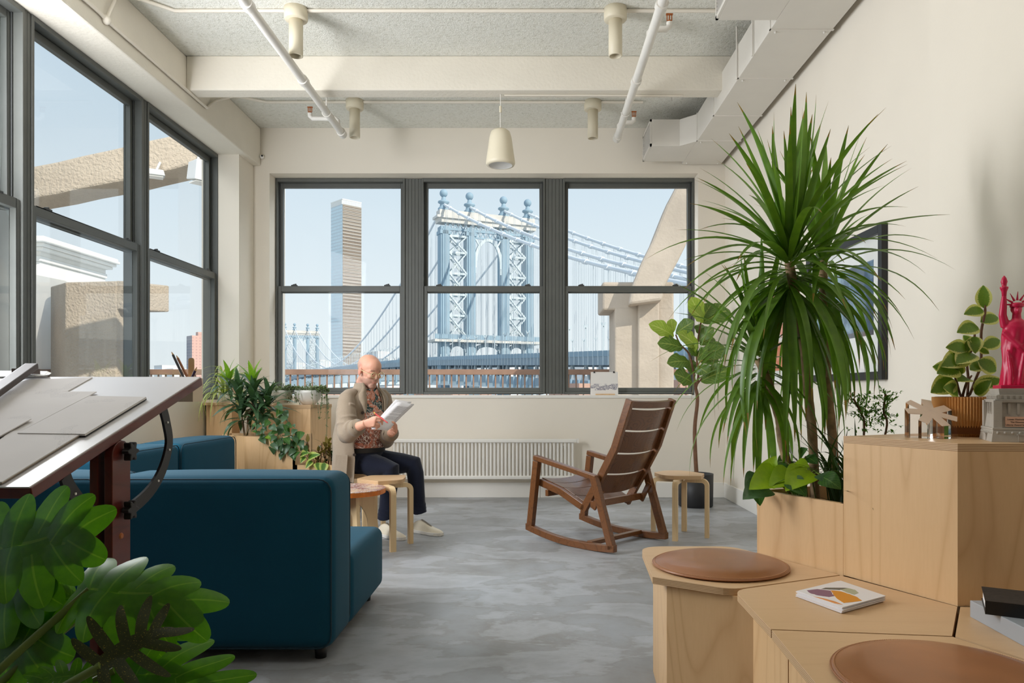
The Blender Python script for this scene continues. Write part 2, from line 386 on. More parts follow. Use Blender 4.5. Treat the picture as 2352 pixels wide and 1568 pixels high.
# ---------------------------------------------------------------- double-hung windows
def sash(m, x0, x1, z0, z1, y, st=.055, rail_b=.06, rail_t=.045, d=.04):
    m.box(x0, x0+st, y, y+d, z0, z1); m.box(x1-st, x1, y, y+d, z0, z1)
    m.box(x0+st, x1-st, y, y+d, z0, z0+rail_b); m.box(x0+st, x1-st, y, y+d, z1-rail_t, z1)
    return (x0+st, x1-st, z0+rail_b, z1-rail_t)
def window(name, x0, x1, z0, z1, zm, label, XF=None):
    # built in a plane facing -Y at local y = 0, going outward with +y; XF maps to the world
    root = struct(thing(name, label, 'window'))
    def part(nm, mb, mat_):
        if XF is not None: mb.v = [tuple(XF @ V(p)) for p in mb.v]
        return mb.build(nm, mat_, root, bevel=.003 if mat_ is not M['glass'] else 0)
    f = MB(); t_ = .020
    f.box(x0, x0+t_, 0, .14, z0, z1); f.box(x1-t_, x1, 0, .14, z0, z1); f.box(x0+t_, x1-t_, 0, .14, z1-.032, z1); f.box(x0+t_, x1-t_, 0, .14, z0, z0+.022)
    part('frame', f, M['frame'])
    tr = MB()
    for a, b in ((x0+t_, x0+t_+.012), (x1-t_-.012, x1-t_)): tr.box(a, b, .056, .064, z0+.022, z1-.032)
    part('sash_track', tr, M['framed'])
    lo = MB(); q = sash(lo, x0+t_+.001, x1-t_-.001, z0+.022, zm+.03, .014, .034, .042, .055); lo_ = part('lower_sash', lo, M['frame'])
    g = MB(); g.box(q[0]-.005, q[1]+.005, .028, .034, q[2]-.005, q[3]+.005); under(lo_, part('pane', g, M['glass']))
    up = MB(); q = sash(up, x0+t_+.001, x1-t_-.001, zm-.03, z1-.032, .068, .034, .05, .046); up_ = part('upper_sash', up, M['frame'])
    g = MB(); g.box(q[0]-.005, q[1]+.005, .084, .090, q[2]-.005, q[3]+.005); under(up_, part('pane', g, M['glass']))
    for fx in (.14, .86):
        k = MB(); cx = x0+(x1-x0)*fx; k.box(cx-.03, cx+.03, .012, .045, zm+.03, zm+.043); k.cyl((cx-.018, .03, zm+.043), (cx+.02, .03, zm+.052), .007, n=8)
        under(lo_, part('sash_lock', k, M['framed']))
    return root
zs, zt, zm = 1.03, 3.225, 2.10
B1 = [(-2.614, -1.295), (-1.126, .133), (.315, 1.653)]
for i, (a, b) in enumerate(B1):
    window('window_%d' % (i+1), a, b, zs, zt, zm, ['grey sash window left of the bridge view with the glass tower', 'grey sash window framing the near bridge pier', 'grey sash window behind the fig with the concrete buttress outside'][i], Matrix.Translation((0, YWIN, 0)))
for i, (a, b) in enumerate(((-1.295, -1.126), (.133, .315))):
    m = MB(); m.box(a, b, YWIN+.02, YWIN+.14, zs, zt); n_ = 5
    for k in range(n_): xx = a+(b-a)*(k+.5)/n_; m.box(xx-.0155, xx+.0155, YWIN+.015, YWIN+.02, zs, zt)
    struct(m.build('trim_mullion', M['frame'], bevel=.002))
# left row of windows: local x runs along world -Y .. (facing +X)
XL = Matrix(((0, -1, 0, XW), (1, 0, 0, 0), (0, 0, 1, 0), (0, 0, 0, 1)))
LW = [(5.665, 6.945), (4.352, 5.595), (2.95, 4.292), (1.58, 2.76), (.21, 1.39)]
for i, (a, b) in enumerate(LW):
    window('window_%d' % (i+4), a, b, .985, 3.298, 2.14, ['grey sash window of the side wall next to the corner column', 'grey sash window of the side wall with the curved concrete beam outside', 'grey sash window of the side wall at the picture edge', 'grey sash window of the side wall beside the drafting table', 'grey sash window of the side wall nearest the room end'][i], XL)
for a, b in ((5.595, 5.665), (4.292, 4.352), (2.76, 2.95), (1.39, 1.58)):
    m = MB(); m.box(a, b, .02, .14, .985, 3.298)
    nf = 4 if b-a > .1 else 2
    for k in range(nf): xx = a+(b-a)*(k+.5)/nf; m.box(xx-(b-a)/nf*.45, xx+(b-a)/nf*.45, .008, .02, .985, 3.298)
    m.v = [tuple(XL @ V(p)) for p in m.v]; struct(m.build('trim_mullion', M['frame'], bevel=.002))
# ================================================================ overhead services
# duct with two branches
du = thing('air_duct', 'white rectangular sheet metal duct hung along the right wall under the ceiling', 'duct', (1.68, 5.0, 3.31))
zd0, zd1, xd0, xd1 = 3.31, 3.555, 1.487, 1.875
secs = [(-1.0, 2.9), (2.9, 4.56), (4.56, 5.27), (5.27, 5.98), (5.98, 6.58), (6.58, 7.27)]
for a, b in secs: MB().box(xd0, xd1, a+.002, b-.002, zd0, zd1).build('duct_section', M['duct'], du, bevel=.004)
for a, b in secs[1:]:
    m = MB(); m.box(xd0-.006, xd1+.006, a-.008, a+.008, zd0-.006, zd0); m.box(xd0-.006, xd0, a-.008, a+.008, zd0-.006, zd1+.004); m.build('duct_flange', M['duct'], du)
def branch(y0, y1, xg, ang):
    m = MB(); x1 = xd0-.13 if ang else xd0
    m.box(xg, x1, y0, y1, zd0, zd1)
    if ang: m.hexa([(x1, y0, zd0), (xd0, y0-.13, zd0), (xd0, y1, zd0), (x1, y1, zd0), (x1, y0, zd1), (xd0, y0-.13, zd1), (xd0, y1, zd1), (x1, y1, zd1)])
    br = m.build('branch_duct', M['duct'], du, bevel=.003)
    g = MB(); t_ = .022
    g.box(xg-.014, xg, y0, y1, zd0, zd0+t_); g.box(xg-.014, xg, y0, y1, zd1-t_, zd1); g.box(xg-.014, xg, y0, y0+t_, zd0, zd1); g.box(xg-.014, xg, y1-t_, y1, zd0, zd1)
    gr = g.build('grille_frame', M['duct'], br)
    under(br, gr)
    under(br, MB().box(xg-.003, xg-.001, y0+t_, y1-t_, zd0+t_, zd1-t_).build('grille_opening', M['black'], du))
    for k in range(9):
        z = zd0+t_+(zd1-zd0-2*t_)*(k+.5)/9
        under(br, MB().bar((xg-.008, y0+t_, z), (xg-.008, y1-t_, z), .012, .004, up=V((.5, 0, 1))).build('grille_slat', M['duct'], du))
branch(6.72, 7.18, 1.10, True); branch(3.85, 4.45, 1.13, False)
for yy, xx in ((5.27, xd0), (4.9, xd0), (6.3, 1.2)):
    MB().cyl((xx-.012 if xx == xd0 else xx, yy, zd0-.01 if xx == xd0 else zd1), (xx-.012 if xx == xd0 else xx, yy, ZC), .006, n=8).build('hanger_rod', M['duct'], du)
for yy in (4.57, 5.28, 6.59, 7.2):
    for xx in (xd0+.04, xd1-.04): MB().ball((xx, yy+.02, zd0-.004), .009, 8, 6).build('screw_head', M['duct'], du)
# sprinkler pipes
def sprinkler(name, label, x, z, yend, xh, side, drops):
    t_ = thing(name, label, 'sprinkler pipe', (x, yend, z))
    MB().cyl((x, -1.5, z), (x, yend, z), .030, n=14).build('pipe_run', M['pipe'], t_)
    for yy in (yend-.03, 5.35, 4.3): MB().cyl((x, yy-.03, z), (x, yy+.03, z), .038, n=14).build('coupling', M['pipe'], t_)
    MB().ball((x, yend+.01, z), .038, 12, 8).build('end_cap', M['pipe'], t_)
    m = MB(); m.tube([(x+.036*math.cos(a), 5.95, z+.036*math.sin(a)) for a in [PI*(1-k/10)+PI*.0 for k in range(11)][::-1] for a in (a+PI,)], .004, 6); m.cyl((x, 5.95, z+.036), (x, 5.95, ZC), .005, n=6); m.build('hanger', M['pipe'], t_)
    for yd in drops:
        pth = [(x, yd, z), (x, yd, z+.06), (x+side*.02, yd, z+.08), (x+side*xh-side*.02, yd, z+.08), (x+side*xh, yd, z+.10), (x+side*xh, yd, z+.125)]
        ar = MB().tube(pth, .020, 10).build('branch_arm', M['pipe'], t_)
        h = MB(); c = V((x+side*xh, yd, z+.125)); h.cyl(c, c+V((0, 0, .012)), .013, n=8); h.box(c.x-.018, c.x-.012, c.y-.004, c.y+.004, c.z+.01, c.z+.05); h.box(c.x+.012, c.x+.018, c.y-.004, c.y+.004, c.z+.01, c.z+.05)
        h.box(c.x-.022, c.x+.022, c.y-.008, c.y+.008, c.z+.048, c.z+.055); h.cyl(c+V((0, 0, .01)), c+V((0, 0, .05)), .004, n=6)
        under(ar, h.build('sprinkler_head', M['brass'], t_))
M['brass'] = plain('aged_brass', S(176, 104, 56), .4, .1, metal=.6)
sprinkler('sprinkler_pipe', 'white sprinkler pipe under the ceiling over the sofa side', -1.672, 3.325, 6.45, .24, -1, (6.3,))
sprinkler('sprinkler_pipe', 'white sprinkler pipe under the ceiling beside the duct', .762, 3.325, 6.56, .13, 1, (6.4, 4.75))
# ceiling spot cylinders
for i, (x, y, lab) in enumerate(((-1.62, 5.02, 'cream cylinder spot before the beam, nearer the side windows'), (.572, 5.02, 'cream cylinder spot before the beam, nearer the duct'), (-1.60, 6.60, 'cream cylinder spot behind the beam beside the pipe elbow'), (.55, 6.62, 'cream cylinder spot behind the beam between pendant and duct'))):
    t_ = thing('ceiling_spotlight', lab, 'spotlight', (x, y, ZC), group='ceiling spotlights')
    MB().lathe([(.001, ZC), (.079, ZC), (.079, ZC-.075), (.072, ZC-.082), (.001, ZC-.082)], (x, y, 0), 24).build('junction_base', M['cream'], t_)
    hgt = .245 if i < 2 else .255
    MB().lathe([(.001, ZC-.08), (.047, ZC-.08), (.047, ZC-.08-hgt), (.041, ZC-.083-hgt), (.039, ZC-.08-hgt), (.039, ZC-.03-hgt)], (x, y, 0), 24).build('lamp_tube', M['cream'], t_)
    MB().lathe([(.039, ZC-.03-hgt), (.024, ZC-.02-hgt), (.001, ZC-.018-hgt)], (x, y, 0), 20).build('reflector', M['black'], t_)
# surface conduits
def conduit(name, label, path, r=.012, clips=()):
    t_ = thing(name, label, 'conduit', path[0]); pts = [V(p) for p in path]
    MB().tube(pts, r, 8).build('conduit_tube', M['wall'], t_)
    for c in clips: MB().ball(c, (.03, .03, .03), 10, 7).build('conduit_fitting', M['wall'], t_)
conduit('ceiling_conduit', 'white conduit across the ceiling joining the two near spotlights', [(-2.68, 4.62, 3.42), (-2.66, 4.68, 3.58), (-2.60, 4.85, 3.655), (-2.45, 5.02, 3.665), (-1.7, 5.02, 3.665), (.5, 5.02, 3.665), (1.45, 5.02, 3.665)], clips=((-2.69, 4.62, 3.4),))
conduit('ceiling_conduit', 'white conduit across the ceiling joining the two spotlights behind the beam', [(-2.69, 6.05, 3.40), (-2.68, 6.2, 3.52), (-2.6, 6.4, 3.64), (-2.4, 6.6, 3.665), (-1.6, 6.6, 3.665), (.5, 6.6, 3.665), (1.0, 6.6, 3.665)])
conduit('beam_conduit', 'white conduit running along the face of the side header', [(-2.69, .5, 3.41), (-2.69, 4.55, 3.41), (-2.69, 4.62, 3.40), (-2.69, 5.9, 3.40), (-2.69, 6.05, 3.40)])
conduit('speaker_cable', 'thin white cable along the ceiling beam to the pendant speaker', [(-.22, 5.80, 3.402), (.5, 5.80, 3.402), (1.2, 5.81, 3.402)], .005)
# pendant speaker
t_ = thing('pendant_speaker', 'cream bell shaped pendant speaker hanging from the ceiling beam', 'speaker', (-.25, 5.80, 2.85))
zb = 2.845; MB().lathe([(.001, zb+.285), (.05, zb+.283), (.075, zb+.265), (.088, zb+.22), (.105, zb+.10), (.115, zb+.03), (.116, zb+.015), (.108, zb+.001), (.093, zb)], (-.25, 5.80, 0), 32).build('speaker_shell', M['cream'], t_)
MB().lathe([(.093, zb), (.09, zb+.006), (.001, zb+.006)], (-.25, 5.80, 0), 32).build('speaker_grille', plain('speaker_mesh', S(214, 212, 208), .6, .1, 400), t_)
MB().tube([(-.25, 5.80, zb+.285), (-.251, 5.80, zb+.38), (-.249, 5.80, zb+.47), (-.25, 5.80, 3.41)], .004, 6).build('hanging_cord', M['pipe'], t_)
MB().cyl((-.25, 5.80, zb+.42), (-.25, 5.80, zb+.47), .010, n=8).build('cord_clamp', M['cream'], t_)
# small camera in the corner
t_ = thing('security_camera', 'tiny white dome camera on the far wall under the side header', 'camera', (-2.68, 7.27, 3.39))
MB().ball((-2.683, 7.265, 3.385), .022, 12, 8).build('camera_body', M['white'], t_); MB().ball((-2.675, 7.247, 3.39), .010, 10, 7).build('camera_lens', M['black'], t_)
# radiator
t_ = thing('radiator', 'long white panel radiator of upright tubes under the far windows', 'radiator', (-.45, 7.2, .18))
xa, xb = -1.37, .415
MB().box(xa-.03, xb+.025, 7.16, 7.22, .555, .588).build('top_rail', M['white'], t_, bevel=.006)
MB().box(xa, xb, 7.165, 7.215, .195, .228).build('bottom_rail', M['white'], t_, bevel=.006)
MB().box(xb+.026, xb+.045, 7.163, 7.217, .55, .592).build('end_valve', M['white'], t_, bevel=.004)
nb = 49
fin = MB().tube([(0, 0, 0), (0, 0, .345)], .0125, 10).mesh('fin', M['white'])
for k in range(nb): o = child('fin', fin, t_, Matrix.Translation(V((xa+.015+(xb-xa-.03)*k/(nb-1), 7.188, .219))-V((-.45, 7.2, .18))))
for xx in (xa+.1, xb-.1): MB().box(xx-.015, xx+.015, 7.2, DB, .5, .52).build('wall_bracket', M['white'], t_)
# ================================================================ outside: terrace, buildings, bridge
M['stucco'] = plain('tan_stucco', S(184, 170, 152), .9, .06, 3, .9, 26, 5, .03)
M['stucco2'] = plain('smooth_concrete', S(178, 166, 152), .9, .08, 2.5, .4, 18, 4, .02)
M['whitewall'] = plain('white_render', S(240, 236, 228), .85, .03, 2)
M['paver'] = plain('terrace_pavers', S(176, 164, 148), .9, .1, 5)
M['rust'] = plain('rusty_brown_steel', S(146, 116, 98), .7, .14, 6)
M['steel_blue'] = plain('hazed_blue_bridge_steel', S(146, 170, 184), .7, .10, .12)  # distance haze is mixed into this lightened steel colour
M['steel_pale'] = plain('pale_grey_bridge_steel', S(204, 214, 216), .7, .06, .2)
M['steel_tan'] = plain('weathered_cornice_steel', S(208, 204, 196), .8, .10, .3)
M['cablew'] = plain('white_cable_wrap', S(228, 232, 234), .6, .03, .5)
M['cableg'] = plain('grey_rope', S(186, 196, 202), .7, .03, .5)
M['deckblue'] = plain('blue_deck_steel', S(142, 158, 168), .7, .12, .3)
M['lampgrey'] = plain('floodlight_grey', S(198, 200, 200), .5, .03)
struct(MB().box(-14, 8, 7.75, 12.4, -.3, .12).build('terrace_floor', M['paver']))
struct(MB().box(-900, 900, 14, 2600, -14, -13).build('ground', plain('far_ground', S(186, 194, 198), .95, .08, .02)))
# railing
rl = thing('terrace_railing', 'long rust brown metal railing at the terrace edge outside the windows', 'railing', (-3, 12.1, .12))
MB().box(-10.4, 5.2, 12.06, 12.14, 1.335, 1.425).build('top_rail', M['rust'], rl, bevel=.006)
MB().box(-10.4, 5.2, 12.075, 12.125, .2, .24).build('bottom_rail', M['rust'], rl)
bal = MB().box(-.011, .011, -.011, .011, 0, 1.115).mesh('baluster', M['rust'])
for k in range(128): child('baluster', bal, rl, Matrix.Translation((-10.3+k*.1212+3, 0, .24-.12)))
# curved concrete beam outside the left windows
def ribbon(name, pts, Y, d, mat_, parent, sm=False):
    rings = []
    for px, a, b in pts:
        t_, q = P(px, a, Y), P(px, b, Y); rings.append([q, t_, t_+V((0, d, .02)), q+V((0, d, -.03))])
    return MB().loft(rings, smooth=sm).build(name, mat_, parent, bevel=.03)
cb = thing('concrete_beam', 'long sloping tan concrete beam outside the side windows', 'beam', tuple(P(180, 432, 9)))
ribbon('beam_span', [(-260, 436, 512), (0, 398, 472), (72, 382, 456), (130, 371, 446), (187, 357, 433), (253, 343, 421), (301, 332, 412), (340, 322, 402), (402, 309, 388), (440, 301, 376), (476, 292, 366), (640, 268, 340)], 9.0, .42, M['stucco'], cb)
def flood(label, a, Y, sx, sy, sz, rz):
    c = P(a[0], a[1], Y); t_ = thing('floodlight', label, 'floodlight', tuple(c), rz)
    MB().hexa([V((-sx, -sy, -sz)), V((sx, -sy, -sz)), V((sx, sy, -sz*.7)), V((-sx, sy, -sz*.7)), V((-sx*.8, -sy, sz)), V((sx*.8, -sy, sz)), V((sx*.8, sy, sz)), V((-sx*.8, sy, sz))]).build('lamp_housing', M['lampgrey'], t_, M=True, bevel=.01)
    MB().box(-sx*.8, sx*.8, -sy*.8, sy*.8, -sz-.012, -sz).build('lamp_lens', M['white'], t_, M=True)
    MB().tube([(0, sy*.6, sz), (.02, sy, sz+.06), (.05, sy*1.3, sz+.14)], .015, 8).build('bracket', M['lampgrey'], t_, M=True)
flood('small grey floodlight under the concrete beam outside', (358, 399), 8.85, .10, .09, .035, .5)
flood('large white floodlight box beside the window corner outside', (462, 396), 8.85, .13, .11, .125, .9)
MB().tube([P(360, 402, 8.98), P(410, 390, 8.98), P(470, 368, 8.98)], .012, 6)
# rooftop blocks beyond the side windows
bk = thing('rooftop_block', 'tan stucco rooftop block with a jutting cap beyond the side windows', 'building', (-7.2, 11.4, .1))
MB().hexa([V((P(150, 0, 11.2).x, 11.2, .12)), V((P(268, 0, 11.2).x, 11.2, .12)), V((-6.3, 11.9, .12)), V((-7.9, 12.0, .12)), V((P(150, 0, 11.2).x, 11.2, P(0, 648, 11.2).z)), V((P(268, 0, 11.2).x, 11.2, P(0, 645, 11.2).z)), V((-6.3, 11.9, 2.78)), V((-7.9, 12.0, 2.78))]).build('block_wall', M['stucco'], bk, bevel=.02)
MB().hexa([P(264, 710, 11.2)+V((0, .01, 0)), P(286, 710, 11.2), V((-5.9, 11.9, 2.35)), V((-6.4, 11.95, 2.35)), P(264, 644, 11.2)+V((0, .01, 0)), P(286, 645, 11.2), V((-5.9, 11.9, 2.78)), V((-6.4, 11.95, 2.78))]).build('cap', M['stucco'], bk, bevel=.02)
wb = thing('white_wall', 'white rendered rooftop wall left of the stucco block', 'wall', (-8.6, 12.0, .1))
MB().hexa([P(60, 905, 12.3), P(152, 905, 12.0), V((-7.9, 12.8, .1)), V((-9, 13.2, .1)), P(60, 626, 12.3), P(152, 645, 12.0), V((-7.9, 12.8, 2.8)), V((-9, 13.2, 3))]).build('wall_body', M['whitewall'], wb)
lb = thing('side_pier', 'tan concrete pier at the picture edge outside the side windows', 'pier', (-8.7, 11, .1))
MB().box(P(-150, 0, 11).x, P(14, 0, 11).x, 11, 11.6, .12, P(0, 690, 11).z).build('pier_body', M['stucco2'], lb, bevel=.02)
MB().box(P(-150, 0, 11).x, P(18, 0, 11).x, 10.95, 11.6, P(0, 690, 11).z, P(0, 672, 11).z).build('pier_cap', M['stucco2'], lb, bevel=.02)
cn = thing('corniced_building', 'white building with a stepped classical cornice beyond the side windows', 'building', tuple(P(60, 905, 26)))
for (x1, y0, y1, dd) in ((92, 600, 900, 0), (97, 588, 600, .1), (93, 576, 588, .0), (112, 570, 577, .3), (122, 563, 570, .5), (131, 556, 563, .7), (126, 549, 556, .6), (92, 541, 549, .0)):
    a, b = P(-120, y0, 26), P(x1, y1, 26); MB().box(a.x, b.x, 26-dd, 30, a.z, b.z).build('cornice_course' if y0 < 600 else 'building_wall', M['whitewall'], cn, bevel=.03)
# concrete pier and strut in the right window
bp = thing('concrete_buttress', 'tan concrete pier with a rising curved strut outside the window behind the fig', 'buttress', (1.8, 11, .12))
X_ = lambda px: P(px, 0, 10.8).x
Z_ = lambda py: P(0, py, 10.8).z
MB().box(X_(1412), X_(1548), 10.8, 11.6, .12, Z_(704)).build('pier_shaft', M['stucco2'], bp, bevel=.02)
MB().box(X_(1384), X_(1548), 10.8, 11.6, Z_(712), Z_(647)).build('pier_cap', M['stucco2'], bp, bevel=.03)
MB().box(X_(1464), X_(1512), 10.72, 10.8, .12, Z_(690)).build('pier_pilaster', M['stucco2'], bp, bevel=.02)
lft = [(1444, 700), (1452, 655), (1474, 600), (1496, 556), (1512, 515), (1530, 470), (1545, 442), (1560, 412), (1590, 350), (1640, 262)]
rgt = [(1520, 690), (1528, 655), (1545, 622), (1558, 598), (1574, 566), (1592, 520), (1606, 488), (1622, 450), (1655, 386), (1708, 290)]
rings = []
for (a, b), (c, d) in zip(lft, rgt):
    p, q = P(a, b, 10.5), P(c, d, 10.5); rings.append([p, q, q+V((.06, .7, 0)), p+V((.05, .7, 0))])
MB().loft(rings[::-1], smooth=False).build('curved_strut', M['stucco2'], bp, bevel=.04)
# ---------------------------------------------------------------- towers of the city
def tower_mat(name, wall, glass_, su, sv, fu=.6, fv=.6, rough=.3):
    t = NT(name); sp = t.n('SeparateXYZ'); t.l(t.coord('UV'), sp.inputs[0])
    a = t.math('LESS_THAN', t.math('FRACT', t.math('MULTIPLY', sp.outputs[0], su)), fu); b = t.math('LESS_THAN', t.math('FRACT', t.math('MULTIPLY', sp.outputs[1], sv)), fv)
    n1 = t.noise(t.coord('UV', (su*.7, sv*.9, 1)), 1.0, 2, .8)
    g = t.mix(n1, glass_, tuple(min(1, q*1.7) for q in glass_[:3])+(1,))
    t.col(t.mix(t.math('MULTIPLY', a, b), wall, g)); t.set(rough=rough); return t.m
def face(mb, p, q, z0, z1):
    n = len(mb.v); mb.add([V((p[0], p[1], z0)), V((q[0], q[1], z0)), V((q[0], q[1], z1)), V((p[0], p[1], z1))], [(0, 1, 2, 3)])
    mb.uv = (mb.uv or [])+[(0, 0), (1, 0), (1, 1), (0, 1)]
def city_block(name, label, pxc, pyt, Y, wl, wr, mats, rot=.785, z0=-13, cat='building', floors=0, crown=0, group=None):
    c = P(pxc, 900, Y); zt = P(0, pyt, Y).z
    dl, dr = V((-math.cos(rot), math.sin(rot))), V((math.sin(rot), math.cos(rot)))
    A = V((c.x, Y)); B = A+dl*wl; D = A+dr*wr; E = B+dr*wr
    t_ = thing(name, label, cat, (c.x, Y, z0), 0, group)
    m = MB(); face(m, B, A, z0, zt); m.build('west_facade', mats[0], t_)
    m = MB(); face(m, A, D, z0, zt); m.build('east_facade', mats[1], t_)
    m = MB(); m.add([(p.x, p.y, zt) for p in (A, D, E, B)]+[(p.x, p.y, z0) for p in (A, D, E, B)], [(0, 1, 2, 3), (6, 2, 1, 5), (7, 3, 2, 6)]); m.build('roof', mats[2], t_)
    if floors:
        m = MB(); o_ = .5
        for k in range(1, floors):
            z = 1+(zt-1)*k/floors
            a, d, b = A-dl*o_*0-dr*0, D, B
            nr = V((dr.y, -dr.x)); m.hexa([V((*(A), z)), V((*(D), z)), V((*(D+nr*o_), z)), V((*(A+nr*o_), z)), V((*(A), z+.8)), V((*(D), z+.8)), V((*(D+nr*o_), z+.8)), V((*(A+nr*o_), z+.8))])
        m.build('floor_ledges', mats[2], t_, kind='stuff')
    if crown:
        m = MB(); h = crown; g_ = .6
        pts = [B, A, D]
        for p, q in ((B, A), (A, D)):
            n_ = 16
            for k in range(n_): u = p.lerp(q, (k+.5)/n_); m.bar((u.x, u.y, zt), (u.x, u.y, zt+h), .9, .5)
            m.bar((p.x, p.y, zt+h), (q.x, q.y, zt+h), 1, 1)
        m.build('roof_screen', M['white'], t_, kind='stuff')
    return t_
g1 = tower_mat('tower_west_sky_glass', S(196, 208, 212), S(182, 198, 204), 14, 60, .8, .62); g2 = tower_mat('tower_east_glass', S(158, 148, 136), S(104, 92, 80), 12, 58, .9, .6)  # west facade's pale tint has the sky's reflection painted into its colour
tanr = plain('tower_trim', S(178, 172, 164), .7, .03, .1)
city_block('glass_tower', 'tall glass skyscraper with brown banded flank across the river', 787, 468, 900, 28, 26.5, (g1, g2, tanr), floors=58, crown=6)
br1 = tower_mat('grey_brick_facade', S(168, 158, 158), S(120, 118, 126), 9, 26, .5, .55, .8); br2 = tower_mat('red_brick_facade', S(212, 170, 156), S(170, 132, 124), 6, 26, .45, .5, .8)
city_block('brick_tower', 'reddish brick apartment tower seen through the side window', 441, 770, 500, 10, 14.5, (br1, br2, br2))
city_block('brick_tower_core', 'narrow taller pink brick core beside the apartment tower', 455, 762, 540, 4.5, 6, (br2, br2, br2))
pb = tower_mat('pale_far_facade', S(226, 222, 216), S(190, 196, 204), 8, 9, .5, .5, .8)
cities = [(372, 838, 700, 22, 18, 'white low block below the brick tower'), (398, 846, 640, 20, 16, 'low white block right beside the brick tower'), (868, 806, 1300, 30, 26, 'pale far block right of the glass tower'), (890, 822, 1200, 40, 30, 'wide pale far block behind the suspended cables'), (735, 826, 1250, 38, 30, 'pale far block left of the glass tower'),
          (672, 832, 1300, 60, 40, 'pale block behind the far bridge tower'), (1238, 800, 1500, 8, 7, 'thin pale spire block right of the bridge tower'), (1340, 822, 1400, 40, 40, 'pale block behind the side span ropes'), (1395, 826, 1350, 26, 30, 'pale block beside the concrete pier'), (1560, 828, 1300, 40, 36, 'pale block right of the concrete pier'),
          (1060, 826, 1400, 70, 40, 'pale row of blocks behind the near bridge tower'), (1160, 830, 1400, 50, 40, 'lower pale block behind the near bridge tower')]
for px, py, Y, a, b, lab in cities: city_block('distant_building', lab, px, py, Y, a, b, (pb, pb, tanr), group='pale buildings across the river')
low1 = tower_mat('low_brick_facade', S(186, 150, 132), S(110, 104, 108), 7, 5, .5, .5, .8)
for px, py, Y, a, b, lab in ((700, 893, 150, 16, 14, 'low brick block below the railing, left window'), (860, 890, 170, 20, 12, 'low brick block below the railing behind the man'), (1040, 894, 140, 12, 10, 'low brick block below the curved roadway'), (1330, 880, 70, 4, 5, 'low brick block below the bridge side span'), (1562, 872, 70, 4, 4, 'low brick block right of the pier')):
    city_block('low_building', lab, px, py, Y, a, b, (low1, low1, tanr), group='low brick buildings below the terrace')
